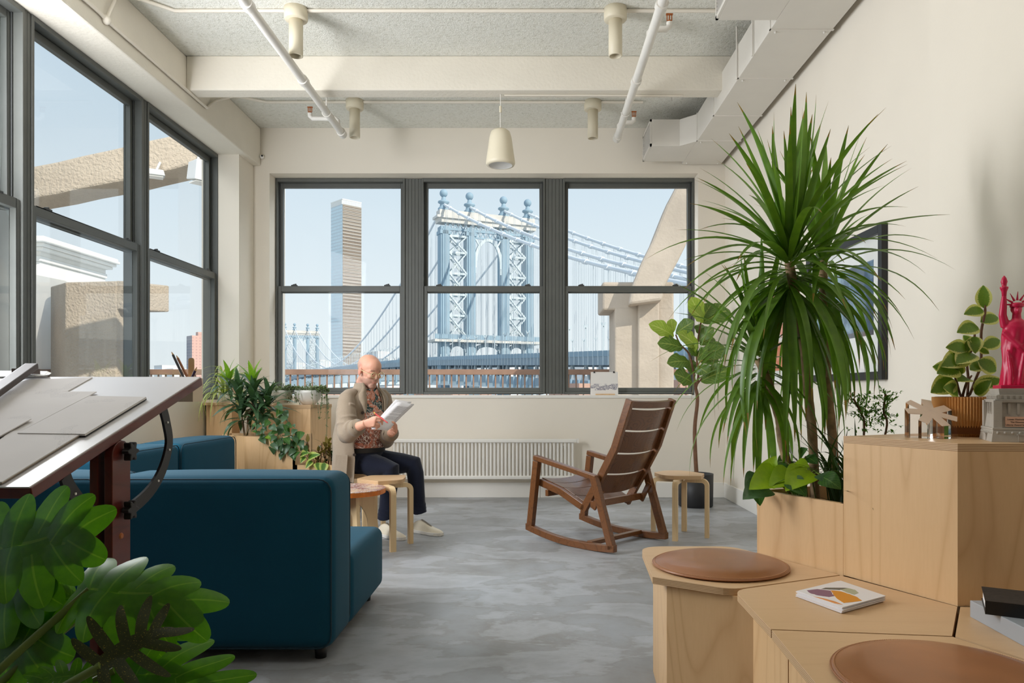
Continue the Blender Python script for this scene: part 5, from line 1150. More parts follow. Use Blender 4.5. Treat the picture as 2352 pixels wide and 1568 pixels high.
for pts in ([V((1.055, 2.72, .62)), Pd(1866, 1000, 2.72), Pd(1858, 920, 2.73), Pd(1845, 780, 2.73), H1+V((0, 0, -.02))], [V((1.150, 2.76, .62)), Pd(1912, 1000, 2.78), Pd(1902, 900, 2.84), Pd(1894, 760, 2.92), H2], [V((.985, 2.73, .62)), Pd(1796, 1010, 2.78), Pd(1790, 960, 2.8), Pd(1765, 880, 2.84), H3+V((0, 0, -.02))]):
    q = spl(pts, 5); MB().tube(q, [.0165+.0012*(i % 2) for i in range(len(q))], 10).build('trunk', M['bark'], dr_)
# ---- strap grass in the same planter
gp = thing('strap_leaf_plant', 'dark strap leaved grassy plant against the cabinet side in the birch planter', 'plant', (1.13, 2.58, .635))
gm = [blade('strap_leaf', strap(.018), c, .3, 10, G['grass']) for c in (.08, .2, .3)]
r = random.Random(5)
for i in range(58):
    az = r.uniform(0, 2*PI); b0 = V((1.11+r.uniform(-.05, .05), 2.57+r.uniform(-.05, .05), .635)); d = r.uniform(.06, .30); h = r.uniform(.02, .30)*(1.0 if d < .2 else .7)
    tip = b0+V((math.cos(az)*d-.06, math.sin(az)*d, h+.02))
    if tip.x > .98 and tip.y < 2.46: tip.x -= .12
    between(gp, gm[i % 3], b0, tip, V((math.cos(az)*-.3, math.sin(az)*-.3, 1)), 'leaf')
# ---- lime pothos
lp = thing('lime_pothos', 'pothos with lime green and dark heart leaves spilling over the planter corner', 'plant', (.98, 2.66, .635))
hm = {k: blade(k+'_leaf', heart(.34), .10, .22, 9, G[k], half=2) for k in ('lime', 'phil', 'dk')}
for a, b, Y, k, w in (((1766, 1095), (1784, 1046), 2.66, 'lime', 1), ((1800, 1092), (1720, 1124), 2.6, 'lime', 1), ((1826, 1088), (1766, 1122), 2.58, 'lime', 1), ((1858, 1080), (1804, 1128), 2.52, 'lime', 1), ((1822, 1066), (1862, 1086), 2.66, 'lime', 1.2), ((1770, 1090), (1748, 1124), 2.62, 'lime', .9), ((1812, 1100), (1852, 1140), 2.5, 'phil', 1), ((1800, 1100), (1832, 1136), 2.56, 'phil', 1), ((1762, 1118), (1706, 1147), 2.60, 'dk', 1.05), ((1740, 1128), (1746, 1162), 2.62, 'phil', .9), ((1742, 1088), (1712, 1128), 2.68, 'dk', .8), ((1820, 1060), (1786, 1078), 2.76, 'phil', 1.1), ((1836, 1052), (1856, 1030), 2.76, 'phil', 1.1), ((1822, 1050), (1800, 1028), 2.8, 'phil', 1.1), ((1850, 1048), (1878, 1066), 2.7, 'phil', 1.2), ((1790, 1060), (1776, 1086), 2.72, 'phil', 1.0), ((1888, 1095), (1932, 1124), 2.42, 'phil', 1.15), ((1884, 1088), (1906, 1112), 2.44, 'dk', 1.1), ((1838, 1085), (1806, 1108), 2.62, 'lime', 1), ((1786, 1086), (1810, 1112), 2.64, 'lime', 1)):
    pa, pb_ = Pd(*a, Y+.02), Pd(*b, Y-.03); between(lp, hm[k], pa, pb_, UP*.8+CAMN(pa), 'leaf', w*1.25)
    MB().tube(spl([pa, pa.lerp(V((.99, 2.66, .70)), .5)+V((0, 0, .03)), V((.99+R.uniform(-.04, .04), 2.66+R.uniform(-.04, .04), .635))], 3), .0022, 5).build('leaf_stalk', M['gstem'], lp)
# ---- ming aralia behind the cabinet
ar_ = thing('aralia', 'feathery aralia with small toothed leaves rising behind the cabinet', 'plant', (1.25, 2.80, .635))
mm = MB(); mm.uv = []
r = random.Random(9)
def leaflet(a, d, L, up):
    x = d.normalized(); z = (up-x*up.dot(x)); z = z.normalized() if z.length > 1e-3 else x.orthogonal().normalized(); y = z.cross(x); b0 = len(mm.v)
    for t, w in ((0, .04), (.35, .26), (.7, .14), (1, .01)):
        for u in (-1, 1): mm.v.append(tuple(a+x*L*t+y*L*w*u+z*L*.1*math.sin(PI*t))); mm.uv.append((u*.5+.5, t))
    for i in range(3): mm.f.append((b0+2*i, b0+2*i+2, b0+2*i+3, b0+2*i+1)); mm.sm.append(True); mm.mi.append(0)
stems = [[V((1.25, 2.80, .62)), Pd(1985, 985, 2.82), Pd(1978, 950, 2.82), Pd(1960, 915, 2.82)], [V((1.27, 2.80, .62)), Pd(2035, 990, 2.82), Pd(2030, 945, 2.83), Pd(2034, 905, 2.83)]]
for st in stems:
    q = spl(st, 6); MB().tube(q, .004, 6).build('stem', M['stem'], ar_)
    for i in range(6, len(q)):
        for k in range(4):
            a = q[i]; dd = V((r.uniform(-1, 1), r.uniform(-1, 1), r.uniform(-.1, .6))).normalized(); ln = r.uniform(.03, .07); e_ = a+dd*ln; mm.tube; 
            for j in range(11):
                t = .25+.75*j/10; c = a.lerp(e_, t); leaflet(c, dd*.6+V((r.uniform(-1, 1), r.uniform(-1, 1), r.uniform(-.5, .7))), r.uniform(.010, .019), UP)
mm.build('leaflets', G['aral'], ar_, kind='stuff')
# ---- variegated plant in the pleated pot
pv = thing('variegated_plant', 'variegated rubbery leaved plant growing in the pleated pot', 'plant', (1.402, 2.365, ZK+.11))
pm = blade('variegated_leaf', ovate(.30), .09, .16, 9, G['pep'], half=2)
PY = 2.36
for pts in ([(2205, 905), (2198, 880), (2192, 850), (2200, 828)], [(2222, 910), (2224, 870), (2222, 830), (2236, 790), (2240, 750)], [(2228, 905), (2242, 868), (2252, 840), (2254, 800), (2254, 760), (2262, 720), (2263, 700)], [(2212, 905), (2220, 880), (2232, 862)]):
    q = spl([Pd(*p, PY+R.uniform(-.01, .01)) for p in pts], 4); q = [V((1.402+R.uniform(-.02, .02), 2.365, ZK+.108))]+q; MB().tube(q, [.0042]*(len(q)-3)+[.0035, .003, .0025], 7).build('stem', M['stem'], pv)
for a, b, dY in (((2262, 708), (2258, 655), 0), ((2258, 712), (2214, 722), -.02), ((2246, 750), (2198, 764), -.03), ((2252, 740), (2292, 728), .03), ((2238, 772), (2240, 812), -.03), ((2222, 800), (2172, 798), -.02), ((2236, 792), (2212, 770), .02), ((2250, 800), (2272, 812), -.02), ((2258, 798), (2296, 780), .02), ((2220, 818), (2162, 842), -.04), ((2236, 812), (2196, 836), -.05), ((2200, 846), (2152, 858), -.04), ((2208, 860), (2198, 826), -.02), ((2192, 872), (2138, 902), -.03), ((2200, 900), (2166, 890), -.05), ((2210, 850), (2142, 842), .03), ((2246, 828), (2288, 852), .02), ((2236, 888), (2302, 872), -.03), ((2240, 905), (2278, 872), -.06), ((2228, 850), (2256, 832), .03), ((2216, 812), (2226, 778), -.01), ((2222, 868), (2200, 876), -.05)):
    pa, pb_ = Pd(*a, PY), Pd(*b, PY+dY); between(pv, pm, pa, pb_, UP*.22+CAMN(pa)*1.0+V((R.uniform(-.25, .25), 0, 0)), 'leaf', R.uniform(1.0, 1.25))
# ---- fiddle leaf fig
fg_ = thing('fiddle_leaf_fig', 'young fiddle leaf fig tree growing in a black pot in the far corner', 'plant', (1.508, 6.74, .22))
FY = 6.74
pot = thing('black_pot', 'tall black cylinder plant pot in the far corner by the stool', 'pot', (1.508, FY, 0))
MB().lathe([(.001, .002), (.150, .002), (.156, .008), (.160, .30), (.152, .30), (.150, .26), (.001, .255)], (1.508, FY, 0), 48).build('pot_body', plain('matt_black_pot', S(30, 30, 32), .5, .05), pot)
MB().lathe([(.149, .268), (.08, .276), (.001, .28)], (1.508, FY, 0), 24).build('moss', plain('dry_moss', S(126, 120, 44), .95, .3, 60, 1, 90, 4, .02), pot)
for pts, ra, rb in (([(1600, 1090), (1597, 1040), (1596, 980), (1602, 920), (1598, 890)], .020, .015), ([(1598, 892), (1592, 850), (1582, 812), (1562, 790), (1552, 768)], .011, .007), ([(1599, 890), (1604, 860), (1600, 820), (1602, 790), (1608, 750), (1612, 735)], .012, .007), ([(1600, 884), (1612, 868), (1616, 860)], .008, .006)):
    q = spl([Pd(*p, FY) for p in pts], 5); MB().tube(q, [ra+(rb-ra)*i/(len(q)-1) for i in range(len(q))], 9).build('trunk' if ra > .015 else 'branch', M['stem'], fg_)
fm = [blade('fiddle_leaf', obov(.32), c, .10, 12, G['fig'], wave=.12, half=2) for c in (.05, .12)]; fm2 = blade('fiddle_leaf', obov(.27), .08, .18, 12, G['fig2'], wave=.1, half=2)
for a, b, dY, k in (((1612, 736), (1586, 682), -.05, 2), ((1616, 738), (1584, 708), -.15, 2), ((1610, 736), (1636, 696), .05, 0), ((1614, 742), (1676, 712), .08, 1), ((1552, 766), (1594, 738), -.12, 0), ((1548, 772), (1490, 744), -.08, 2), ((1545, 765), (1542, 732), .08, 2), ((1606, 768), (1608, 744), .10, 0), ((1604, 800), (1556, 764), -.14, 2), ((1604, 784), (1640, 752), -.06, 0), ((1608, 792), (1640, 776), .10, 0), ((1568, 800), (1510, 788), -.06, 1), ((1602, 815), (1580, 793), -.10, 0), ((1606, 812), (1670, 806), -.05, 1), ((1584, 832), (1532, 834), -.08, 1), ((1590, 878), (1548, 858), -.12, 0), ((1600, 842), (1628, 858), -.16, 0), ((1610, 876), (1676, 850), -.10, 1), ((1594, 860), (1582, 826), .10, 0), ((1606, 830), (1650, 824), .06, 0), ((1600, 826), (1626, 800), -.12, 0), ((1588, 812), (1600, 786), -.1, 2)):
    pa, pb_ = Pd(*a, FY), Pd(*b, FY+dY); between(fg_, fm2 if k == 2 else fm[k], pa, pb_, UP*.5+CAMN(pa)*1.0, 'leaf', R.uniform(1.0, 1.2))
# ---- lobed philodendron at the drafting table
mn = thing('lobed_philodendron', 'large lobed philodendron in front of the drafting table', 'plant', (-1.12, 1.16, .30))
mp = thing('floor_pot', 'plain dark floor pot holding the lobed philodendron', 'pot', (-1.12, 1.16, 0))
MB().lathe([(.001, .002), (.13, .002), (.16, .33), (.15, .33), (.145, .29), (.001, .285)], (-1.12, 1.16, 0), 32).build('pot_body', M['black'], mp); MB().lathe([(.144, .295), (.001, .30)], (-1.12, 1.16, 0), 24).build('soil', M['soil'], mp)
D_ = math.radians
def lobed(name, mat_, n, W, L0, seed, droop=.18, cup=.15, a0=112, a1=34, s1=.72, tipL=.36):
    # pinnate leaf along +x: blades from the midrib, sharing one curved sheet
    r = random.Random(seed); m = MB(); m.uv = []; idx = [0]
    def sheet(x, y): return -droop*(x*x*.9+y*y*1.5)+cup*abs(y)*(1-.5*x)+.02*math.sin(7*x+5*y+seed)
    def lobe(bx, ang, L, W, sg, nt=9):
        rows = []; idx[0] += 1; zo = .0016*(idx[0] % 5); bend = math.radians(r.uniform(10, 26))*-sg
        x, y = bx, 0.0; ct = [(x, y, ang)]
        for i in range(nt): a = ang+bend*(i/nt); dl = L*(math.sin((i+1)/nt*PI/2)-math.sin(i/nt*PI/2)); x += math.cos(a)*dl; y += math.sin(a)*dl; ct.append((x, y, a))
        for i, (cx, cy, a) in enumerate(ct):
            t = math.sin(i/nt*PI/2); w = W*(.95+.12*math.sin(PI*min(1, t*1.1)))*max(0, 1-t**4.5)**.5; row = []
            for j in range(-2, 3):
                u = j/2; px_, py_ = cx-math.sin(a)*w*u, cy+math.cos(a)*w*u
                row.append(len(m.v)); m.v.append((px_, py_, sheet(px_, py_)+zo-.05*w*u*u)); m.uv.append((u*.5+.5, t))
            rows.append(row)
        for p_, q_ in zip(rows, rows[1:]):
            for j in range(4): m.f.append((p_[j], q_[j], q_[j+1], p_[j+1])); m.sm.append(True); m.mi.append(0)
    for k in range(n):
        f = k/(n-1); env = L0*(.62+.42*math.sin(PI*(.22+.62*f)))
        for sg in (-1, 1): lobe(.02+(s1-.02)*f, sg*math.radians(a0+(a1-a0)*f+r.uniform(-5, 5)), env*r.uniform(.9, 1.08), W*(1.0-.15*f)*r.uniform(.92, 1.08), sg)
    lobe(.30, 0.0, .70, W*1.15, 1, 12); lobe(0, 0, .6, W*1.5, -1, 10)
    return m.mesh(name, mat_)
l1 = lobed('lobed_leaf', G['mon'], 5, .155, .54, 1, .16, .10); l2 = lobed('lobed_leaf', G['mon'], 5, .145, .46, 2, .40, .08); l3 = lobed('lobed_leaf', G['mond'], 5, .075, .62, 3, .12, .30); l4 = lobed('lobed_leaf', G['mon'], 5, .10, .52, 4, .16, .10)
ctr = V((-1.12, 1.16, .29))
def stalk(a): 
    MB().tube(spl([ctr+V((R.uniform(-.03, .03), R.uniform(-.03, .03), 0)), ctr.lerp(a, .5)+V((0, 0, .03)), a], 6), .0072, 9).build('leaf_stalk', M['gstem'], mn)
for mesh_, a, b, Y, Yb, up, wid in ((l1, (-8, 1262), (196, 1226), 1.36, 1.30, V((.1, -1.0, .45)), .98), (l2, (206, 1354), (416, 1362), 1.34, 1.26, V((-.1, -.8, .8)), .88), (l3, (232, 1528), (392, 1424), 1.20, 1.26, V((0, -1, .5)), 1.15), (l4, (262, 1540), (520, 1566), 1.34, 1.28, V((0, -.7, .9)), .8), (l1, (-60, 1500), (118, 1452), 1.40, 1.32, V((.1, -1, .5)), .95), (l4, (300, 1500), (420, 1440), 1.42, 1.46, V((.1, -1, .4)), 1.0), (l4, (196, 1548), (60, 1556), 1.30, 1.26, V((0, -.6, .9)), .9), (l2, (205, 1400), (140, 1350), 1.44, 1.40, V((0, -.9, .8)), .8), (l1, (-40, 1360), (110, 1330), 1.42, 1.34, V((.1, -1, .6)), 1.0)):
    pa, pb_ = Pd(*a, Y), Pd(*b, Yb); between(mn, mesh_, pa, pb_, up, 'leaf', wid); stalk(pa)
# ---- planters in the far left corner
p1 = thing('planter_box', 'angled birch planter box behind the sofa holding the dark dracaena', 'planter', (-2.25, 6.2, 0)); z = .69
q1 = [V((-2.64, 6.235)), V((-2.33, 5.93)), V((-1.925, 5.93)), V((-1.925, 6.40)), V((-2.64, 6.40))]
def boxplanter(root, q, z, soil_z):
    cc = sum(q, V((0, 0)))/len(q)
    for i in range(len(q)):
        a, b = q[i], q[(i+1) % len(q)]; n_ = V((-(b-a).y, (b-a).x)).normalized()*.016
        if n_.dot(cc-a) < 0: n_ = -n_
        m = MB(); m.hexa([V((*p, 0)) for p in (a, b, b+n_, a+n_)]+[V((*p, z)) for p in (a, b, b+n_, a+n_)]); m.build('panel', M['birch'] if i % 2 else M['birch2'], root)
    MB().prism(shrink([tuple(p) for p in q], .017), soil_z-.1, soil_z).build('soil', M['soil'], root)
boxplanter(p1, q1, .69, .65)
p2_ = thing('planter_box', 'low birch planter box of succulents behind the seated man', 'planter', (-1.7, 6.2, 0)); boxplanter(p2_, [V((-1.92, 5.93)), V((-1.50, 5.93)), V((-1.50, 6.40)), V((-1.92, 6.40))], .458, .41)
pl3 = thing('plywood_plinth', 'tall birch plywood plinth carrying two white bowls of plants', 'cabinet', (-2.15, 6.7, 0))
qq = [(-2.175, 6.45), (-1.954, 6.45), (-1.90, 6.92), (-2.62, 6.92), (-2.55, 6.62)]
MB().prism(qq, 0, .905).build('plinth_body', M['birch'], pl3, bevel=.001); MB().prism(shrink(qq, -.004), .905, .934).build('plinth_top', M['ply'], pl3); MB().prism(shrink(qq, -.004), .934, .936).build('top_face', M['birchtop'], pl3)
for nm, c, r_, lab in (('plant_bowl', (-2.02, 6.62), .125, 'white bowl planter at the right of the plinth top'), ('plant_bowl', (-2.31, 6.70), .115, 'white bowl planter half hidden behind the dracaena')):
    t_ = thing(nm, lab, 'bowl', (c[0], c[1], .936)); MB().lathe([(.001, .936), (.05, .936), (.058, .94), (r_*.78, .985), (r_*.96, 1.04), (r_, 1.066), (r_-.008, 1.066), (r_-.012, 1.045), (.001, 1.045)], (*c, 0), 40).build('bowl_body', M['white'], t_)
    pl = thing('trailing_plant', 'wispy grey green trailing plant in the ' + ('right' if c[0] > -2.1 else 'left') + ' white bowl', 'plant', (*c, 1.045)); m = MB(); m.uv = []; mm = m; r = random.Random(int(c[0]*-100))
    st = MB()
    for k in range(46):
        a = r.uniform(0, 2*PI) if k < 30 else r.uniform(-1.0, .6); rr = r.uniform(.3, 1.0)*r_; p0 = V((c[0]+rr*.5*math.cos(a), c[1]+rr*.5*math.sin(a), 1.05)); fall = r.choice([.0, .02, .1, .16, .26, .42]) if k > 14 else -r.uniform(.01, .06)
        pe = V((c[0]+(r_+.03)*math.cos(a), c[1]+(r_+.03)*math.sin(a)*.9, 1.07)); q = spl([p0, p0.lerp(pe, .6)+V((0, 0, .025)), pe, pe+V((r.uniform(-.02, .03), r.uniform(-.02, .02), -max(fall, 0)))], 4) if fall >= 0 else [p0, p0+V((r.uniform(-.02, .02), r.uniform(-.02, .02), .03)), p0+V((r.uniform(-.03, .03), 0, .03-fall))]
        st.tube(q, .0016, 4, cap=False)
        for i, p in enumerate(q):
            for j in range(2): leaflet(p, V((r.uniform(-1, 1), r.uniform(-1, 1), r.uniform(-.6, .8))), r.uniform(.02, .034), UP)
    st.build('trailing_stems', plain('grey_green_stem', S(120, 130, 96), .7), pl, kind='stuff'); m.build('small_leaves', G['wisp'], pl, kind='stuff')
t_ = thing('small_book', 'thin pale book lying between the white bowls on the plinth', 'book', (-2.17, 6.50, .936)); MB().box(-2.24, -2.06, 6.46, 6.52, .9365, .955).build('book_block', M['paper'], t_, bevel=.001); MB().box(-2.243, -2.057, 6.457, 6.459, .9362, .956).build('spine', M['cream'], t_)
# dark dracaena
dd = thing('dark_dracaena', 'dark glossy leaved dracaena with lime tips in the angled planter', 'plant', (-2.38, 6.15, .65))
km = [blade('dracaena_leaf', lance(.088), c, .22, 9, G['dk'], half=1) for c in (.08, .18)]; kl = blade('dracaena_leaf', lance(.10), .08, .22, 9, G['dklime'], half=1)
r = random.Random(21)
for (px, py), n_, Y, L in (((526, 880), 22, 6.2, .19), ((582, 888), 26, 6.2, .21), ((548, 914), 26, 6.15, .24), ((584, 922), 28, 6.15, .25), ((618, 926), 24, 6.2, .24), ((556, 950), 18, 6.1, .22), ((604, 950), 18, 6.15, .22)):
    c = Pd(px, py, Y)
    for i in range(n_):
        t = (i+.5)/n_; az = i*2.4+r.uniform(-.3, .3); e_ = D_(75-125*t); d = V((math.cos(az)*math.cos(e_), math.sin(az)*math.cos(e_), math.sin(e_))); ln = L*r.uniform(.8, 1.15)
        base = c+V((0, 0, .03-.10*t)); between(dd, kl if (i < 8 and py < 900) else km[i % 2], base, base+d*ln, UP+d*-.2+V((0, -.2, 0)), 'leaf', 1.1)
for pts in ([(562, 1000), (556, 960), (550, 925), (534, 890)], [(568, 1000), (570, 960), (578, 930), (580, 895)], [(586, 1000), (590, 965), (600, 945), (612, 935)]): MB().tube(spl([Pd(*p, 6.15) for p in pts], 5), .0085, 8).build('trunk', M['bark'], dd)
# spider plant on the side sill
sp3 = thing('spider_plant', 'pale arching spider plant by the side window behind the dark dracaena', 'plant', (-2.80, 6.66, 1.03)); spt = thing('spider_pot', 'white pot on the corner ledge holding the spider plant', 'pot', (-2.80, 6.66, .955))
t_ = thing('corner_ledge', 'slim birch ledge in the corner under the spider plant', 'shelf', (-2.8, 6.66, 0)); MB().box(-2.95, -2.68, 6.56, 6.78, .932, .954).build('ledge_board', M['birchtop'], t_); MB().box(-2.93, -2.70, 6.58, 6.76, 0, .932).build('ledge_box', M['birch'], t_)
MB().lathe([(.001, .956), (.05, .956), (.065, 1.04), (.06, 1.04), (.001, 1.025)], (-2.80, 6.66, 0), 24).build('pot_body', M['white'], spt)
sm_ = [blade('arching_leaf', strap(.02), c, .3, 12, G['spid']) for c in (.3, .42)]; r = random.Random(31)
for i in range(90):
    az = r.uniform(-2.9, .9); d = r.uniform(.14, .42); tip = V((-2.80+max(-.10, math.cos(az)*d), 6.66+math.sin(az)*d, 1.10+r.uniform(-.34, .14))); between(sp3, sm_[i % 2], V((-2.80+r.uniform(-.02, .02), 6.66+r.uniform(-.02, .02), 1.03)), tip, UP, 'leaf')
# trailing pothos
po = thing('trailing_pothos', 'dark heart leaved pothos trailing over the front of the angled planter', 'plant', (-2.10, 6.0, .65)); ph = [blade('heart_leaf', heart(.36), .1, .2, 9, G[k], half=2) for k in ('phil', 'dk', 'phil', 'dklime')]
r = random.Random(41)
for (a, b, k) in (((608, 985), (596, 1000), 1), ((618, 965), (604, 984), 0), ((622, 978), (640, 992), 3), ((640, 975), (628, 955), 3), ((650, 985), (664, 1000), 0), ((632, 1000), (620, 1018), 0), ((646, 1010), (636, 1030), 1), ((655, 1004), (668, 1026), 0), ((640, 1020), (652, 1042), 1), ((628, 1015), (640, 1040), 1), ((660, 1020), (652, 1050), 1), ((672, 1000), (686, 1024), 0), ((664, 992), (650, 1006), 3), ((682, 1010), (676, 1036), 0), ((690, 1012), (698, 1036), 1), ((676, 1030), (660, 1052), 1), ((684, 1036), (672, 1060), 0), ((650, 1040), (642, 1062), 1), ((692, 990), (686, 1016), 0), ((680, 985), (668, 1004), 0), ((612, 1000), (628, 1012), 3), ((600, 992), (584, 1002), 1), ((588, 985), (604, 975), 0), ((646, 940), (632, 962), 0), ((656, 956), (644, 976), 3), ((636, 930), (652, 948), 1), ((600, 1004), (612, 1024), 1), ((668, 1040), (680, 1064), 0), ((656, 1028), (640, 1048), 1), ((664, 1008), (648, 1022), 0), ((624, 1024), (630, 1050), 1), ((696, 1024), (708, 1042), 0), ((636, 988), (618, 1000), 0), ((655, 975), (676, 984), 0), ((672, 1016), (660, 1034), 3)):
    Y = 5.9+r.uniform(-.06, .02); pa, pb_ = Pd(*a, Y+.03), Pd(*b, Y-.02); pb_ = pa.lerp(pb_, .78); between(po, ph[k if r.random() < .7 else 1], pa, pb_, UP*.6+CAMN(pa)+V((r.uniform(-.5, .5), 0, 0)), 'leaf', 1.05)
    pa = pa+V((r.uniform(-.07, .05), r.uniform(.0, .06), r.uniform(-.02, .05))); between(po, ph[r.choice((0, 1, 1, 2))], pa, pa+V((r.uniform(-.06, .06), -.02, r.uniform(-.065, -.015))), UP*.5+CAMN(pa)+V((r.uniform(-.6, .6), 0, 0)), 'leaf', 1.0)
for pts in ([(620, 990), (640, 1000), (650, 1030), (655, 1045)], [(640, 988), (672, 1000), (684, 1030), (690, 1040)], [(610, 990), (618, 1005), (628, 1030)], [(630, 985), (640, 955), (640, 935)]): q = [Pd(*p, 5.9) for p in pts]; q[0] = V((q[0].x, 6.0, .655)); MB().tube(spl(q, 5), .003, 6).build('vine', M['gstem'], po)
# succulents of the low planter
sc = thing('red_succulent', 'upright succulent with reddish stems in the low planter', 'plant', (-1.80, 6.05, .41)); rm = blade('succulent_leaf', lance(.2), .06, .15, 7, G['red']); r = random.Random(51)
for k in range(7):
    b0 = V((-1.84+.03*k, 6.02+r.uniform(-.04, .06), .40)); e_ = b0+V((r.uniform(-.05, .06), r.uniform(-.03, .03), r.uniform(.14, .26))); MB().tube([b0, b0.lerp(e_, .5)+V((.01, 0, 0)), e_], .0045, 6).build('stem', M['stem'], sc)
    for j in range(8): a = b0.lerp(e_, .45+.55*j/7); between(sc, rm, a, a+V((r.uniform(-1, 1), r.uniform(-1, .3), r.uniform(.0, .9))).normalized()*r.uniform(.05, .08), UP, 'leaf')
jd = thing('jade_plant', 'small jade plant with rounded leaves in the low planter', 'plant', (-1.62, 6.05, .41)); jm = blade('jade_leaf', obov(.3), .08, .1, 6, G['jade'])
for k in range(9):
    b0 = V((-1.68+.02*k, 6.0+r.uniform(-.03, .06), .40)); e_ = b0+V((r.uniform(-.06, .06), r.uniform(-.05, .03), r.uniform(.12, .22))); MB().tube([b0, e_], .005, 6).build('stem', M['stem'], jd)
    for j in range(12): a = b0.lerp(e_, .4+.6*j/11); between(jd, jm, a, a+V((r.uniform(-1, 1), r.uniform(-1, .4), r.uniform(-.1, .8))).normalized()*r.uniform(.03, .045), UP, 'leaf')
vg = thing('variegated_vine', 'variegated lime vine leaves drooping over the low planter edge', 'plant', (-1.77, 5.98, .41)); vm = blade('vine_leaf', heart(.34), .1, .2, 8, leafmat('lime_variegated', S(96, 136, 60), S(76, 116, 50), None, .4, margin=S(190, 204, 110), edge=.5), half=2)
for a, b in (((708, 1052), (736, 1044)), ((728, 1062), (734, 1086)), ((745, 1062), (740, 1092)), ((716, 1058), (702, 1076)), ((700, 1048), (690, 1064)), ((690, 1045), (712, 1040))): pa, pb_ = Pd(*a, 5.93), Pd(*b, 5.89); between(vg, vm, pa, pb_, UP*.6+CAMN(pa), 'leaf', 1.0); MB().tube([pa, pa+V((0, .04, .02)), V((-1.77, 6.0, .41))], .002, 5).build('leaf_stalk', M['gstem'], vg)
# ================================================================ the man on the stool
pn = thing('person', 'bald man in a long tan linen coat seated on a stool reading papers', 'person', (-1.29, 5.45, 0))
LX, NX = V((.6, .8, 0)), V((.8, -.6, 0))      # towards his left (far) side; where his chest faces
def skinmat():
    t = NT('skin'); at = t.n('VertexColor'); at.layer_name = 'tone'; co = t.coord(); n1 = t.noise(co, 60, 3)
    t.col(t.mix(t.math('MULTIPLY', n1, .25), at.outputs[0], S(190, 120, 96))); t.set(rough=.5, sss=.06, spec=.35); return t.m
M['skin'] = skinmat()
def weave(name, a, b, sc=420, rough=.9, st=(1, 1, .25)):
    t = NT(name); n1 = t.noise(t.coord('Object', st), sc, 2, .6); n2 = t.noise(t.coord(), 9, 4, .6); n3 = t.noise(t.coord('Object', (1, 1, .6)), 9, 3, .5, .3)
    t.col(t.mix(t.math('MULTIPLY', n1, .8), t.mix(t.math('MULTIPLY', n2, .5), a, b), b)); t.set(rough=rough, sheen=.2, spec=.2)
    t.bump(t.math('ADD', t.math('MULTIPLY', n3, 1.0), t.math('MULTIPLY', n1, .08)), .5, .016); return t.m
M['linen'] = weave('tan_linen', S(176, 160, 140), S(134, 118, 100)); M['denim'] = weave('navy_denim', S(32, 38, 58), S(18, 22, 36), 700); M['cuff'] = weave('linen_cuff', S(172, 156, 134), S(134, 118, 100))
def shirtmat():
    t = NT('printed_shirt'); co = t.coord(); a = t.noise(co, 13, 2, .5, .6); b = t.noise(co, 15, 2, .5, 1.6); d = t.noise(co, 19, 2, .5, 1.2); sp = t.n('SeparateXYZ'); t.l(co, sp.inputs[0])
    c = t.ramp(a, [(.34, S(40, 66, 64)), (.44, S(58, 84, 84)), (.5, S(206, 120, 84)), (.58, S(212, 158, 140)), (.68, S(62, 80, 72))]); c = t.mix(t.math('MULTIPLY', t.math('LESS_THAN', sp.outputs[2], .80), .5), c, S(160, 78, 56))
    ln = t.math('LESS_THAN', t.math('ABSOLUTE', t.math('SUBTRACT', b, .5)), .013); l2 = t.math('LESS_THAN', t.math('ABSOLUTE', t.math('SUBTRACT', d, .5)), .011)
    t.col(t.mix(t.math('MAXIMUM', ln, l2), c, S(232, 222, 212))); t.set(rough=.85); return t.m
# ---- body: one mesh
bd = MB()
Hc = P(848, 850, 5.42); yaw, pit = math.radians(40), math.radians(19)
f_ = V((math.cos(yaw)*math.cos(pit), -math.sin(yaw)*math.cos(pit), -math.sin(pit))); s_ = V((math.sin(yaw), math.cos(yaw), 0)); u_ = f_.cross(s_)*1
if u_.z < 0: u_ = -u_
HM = Matrix(((f_.x, s_.x, u_.x, Hc.x), (f_.y, s_.y, u_.y, Hc.y), (f_.z, s_.z, u_.z, Hc.z), (0, 0, 0, 1))); H3 = HM.to_3x3()
def hb(c, r, n=20, m=14): bd.ball(HM @ V(c), r, n, m, M=H3)
hb((-.010, 0, .030), (.098, .078, .084), 28, 18); hb((.03, 0, .04), (.066, .064, .062))      # cranium
hb((.028, 0, .000), (.067, .067, .075)); hb((.034, 0, -.052), (.060, .060, .064)); hb((.066, 0, -.098), (.032, .036, .028)); hb((.030, 0, -.090), (.052, .050, .034)); hb((.0, 0, -.058), (.060, .062, .052))
hb((.070, 0, .022), (.022, .052, .012)); hb((.070, .034, -.024), (.024, .024, .018)); hb((.070, -.034, -.024), (.024, .024, .018))
bd.loft([[HM @ V((x+dx, w*sy_, z+dz)) for dx, sy_, dz in ((0, -1, 0), (.6*q, -.45, 0), (q, 0, 0), (.6*q, .45, 0), (0, 1, 0), (-.02, 0, 0))] for x, z, w, q in ((.072, .020, .009, .014), (.076, -.006, .012, .026), (.078, -.028, .018, .036), (.076, -.040, .020, .029), (.072, -.047, .012, .008))])
hb((.090, 0, -.062), (.010, .022, .0045)); hb((.089, 0, -.071), (.010, .019, .005)); hb((.084, .0, -.084), (.012, .03, .01)); hb((.086, 0, -.052), (.010, .026, .008))
for sg in (-1, 1):
    hb((-.002, sg*.080, -.008), (.018, .009, .032), 14, 10); hb((.002, sg*.080, -.032), (.010, .006, .012), 10, 8)
nk = P(842, 898, 5.44)
bd.tube([HM @ V((-.012, 0, -.05)), HM @ V((-.03, 0, -.10)), nk, nk+V((-.02, .01, -.06))], [.056, .058, .062, .075], 18)
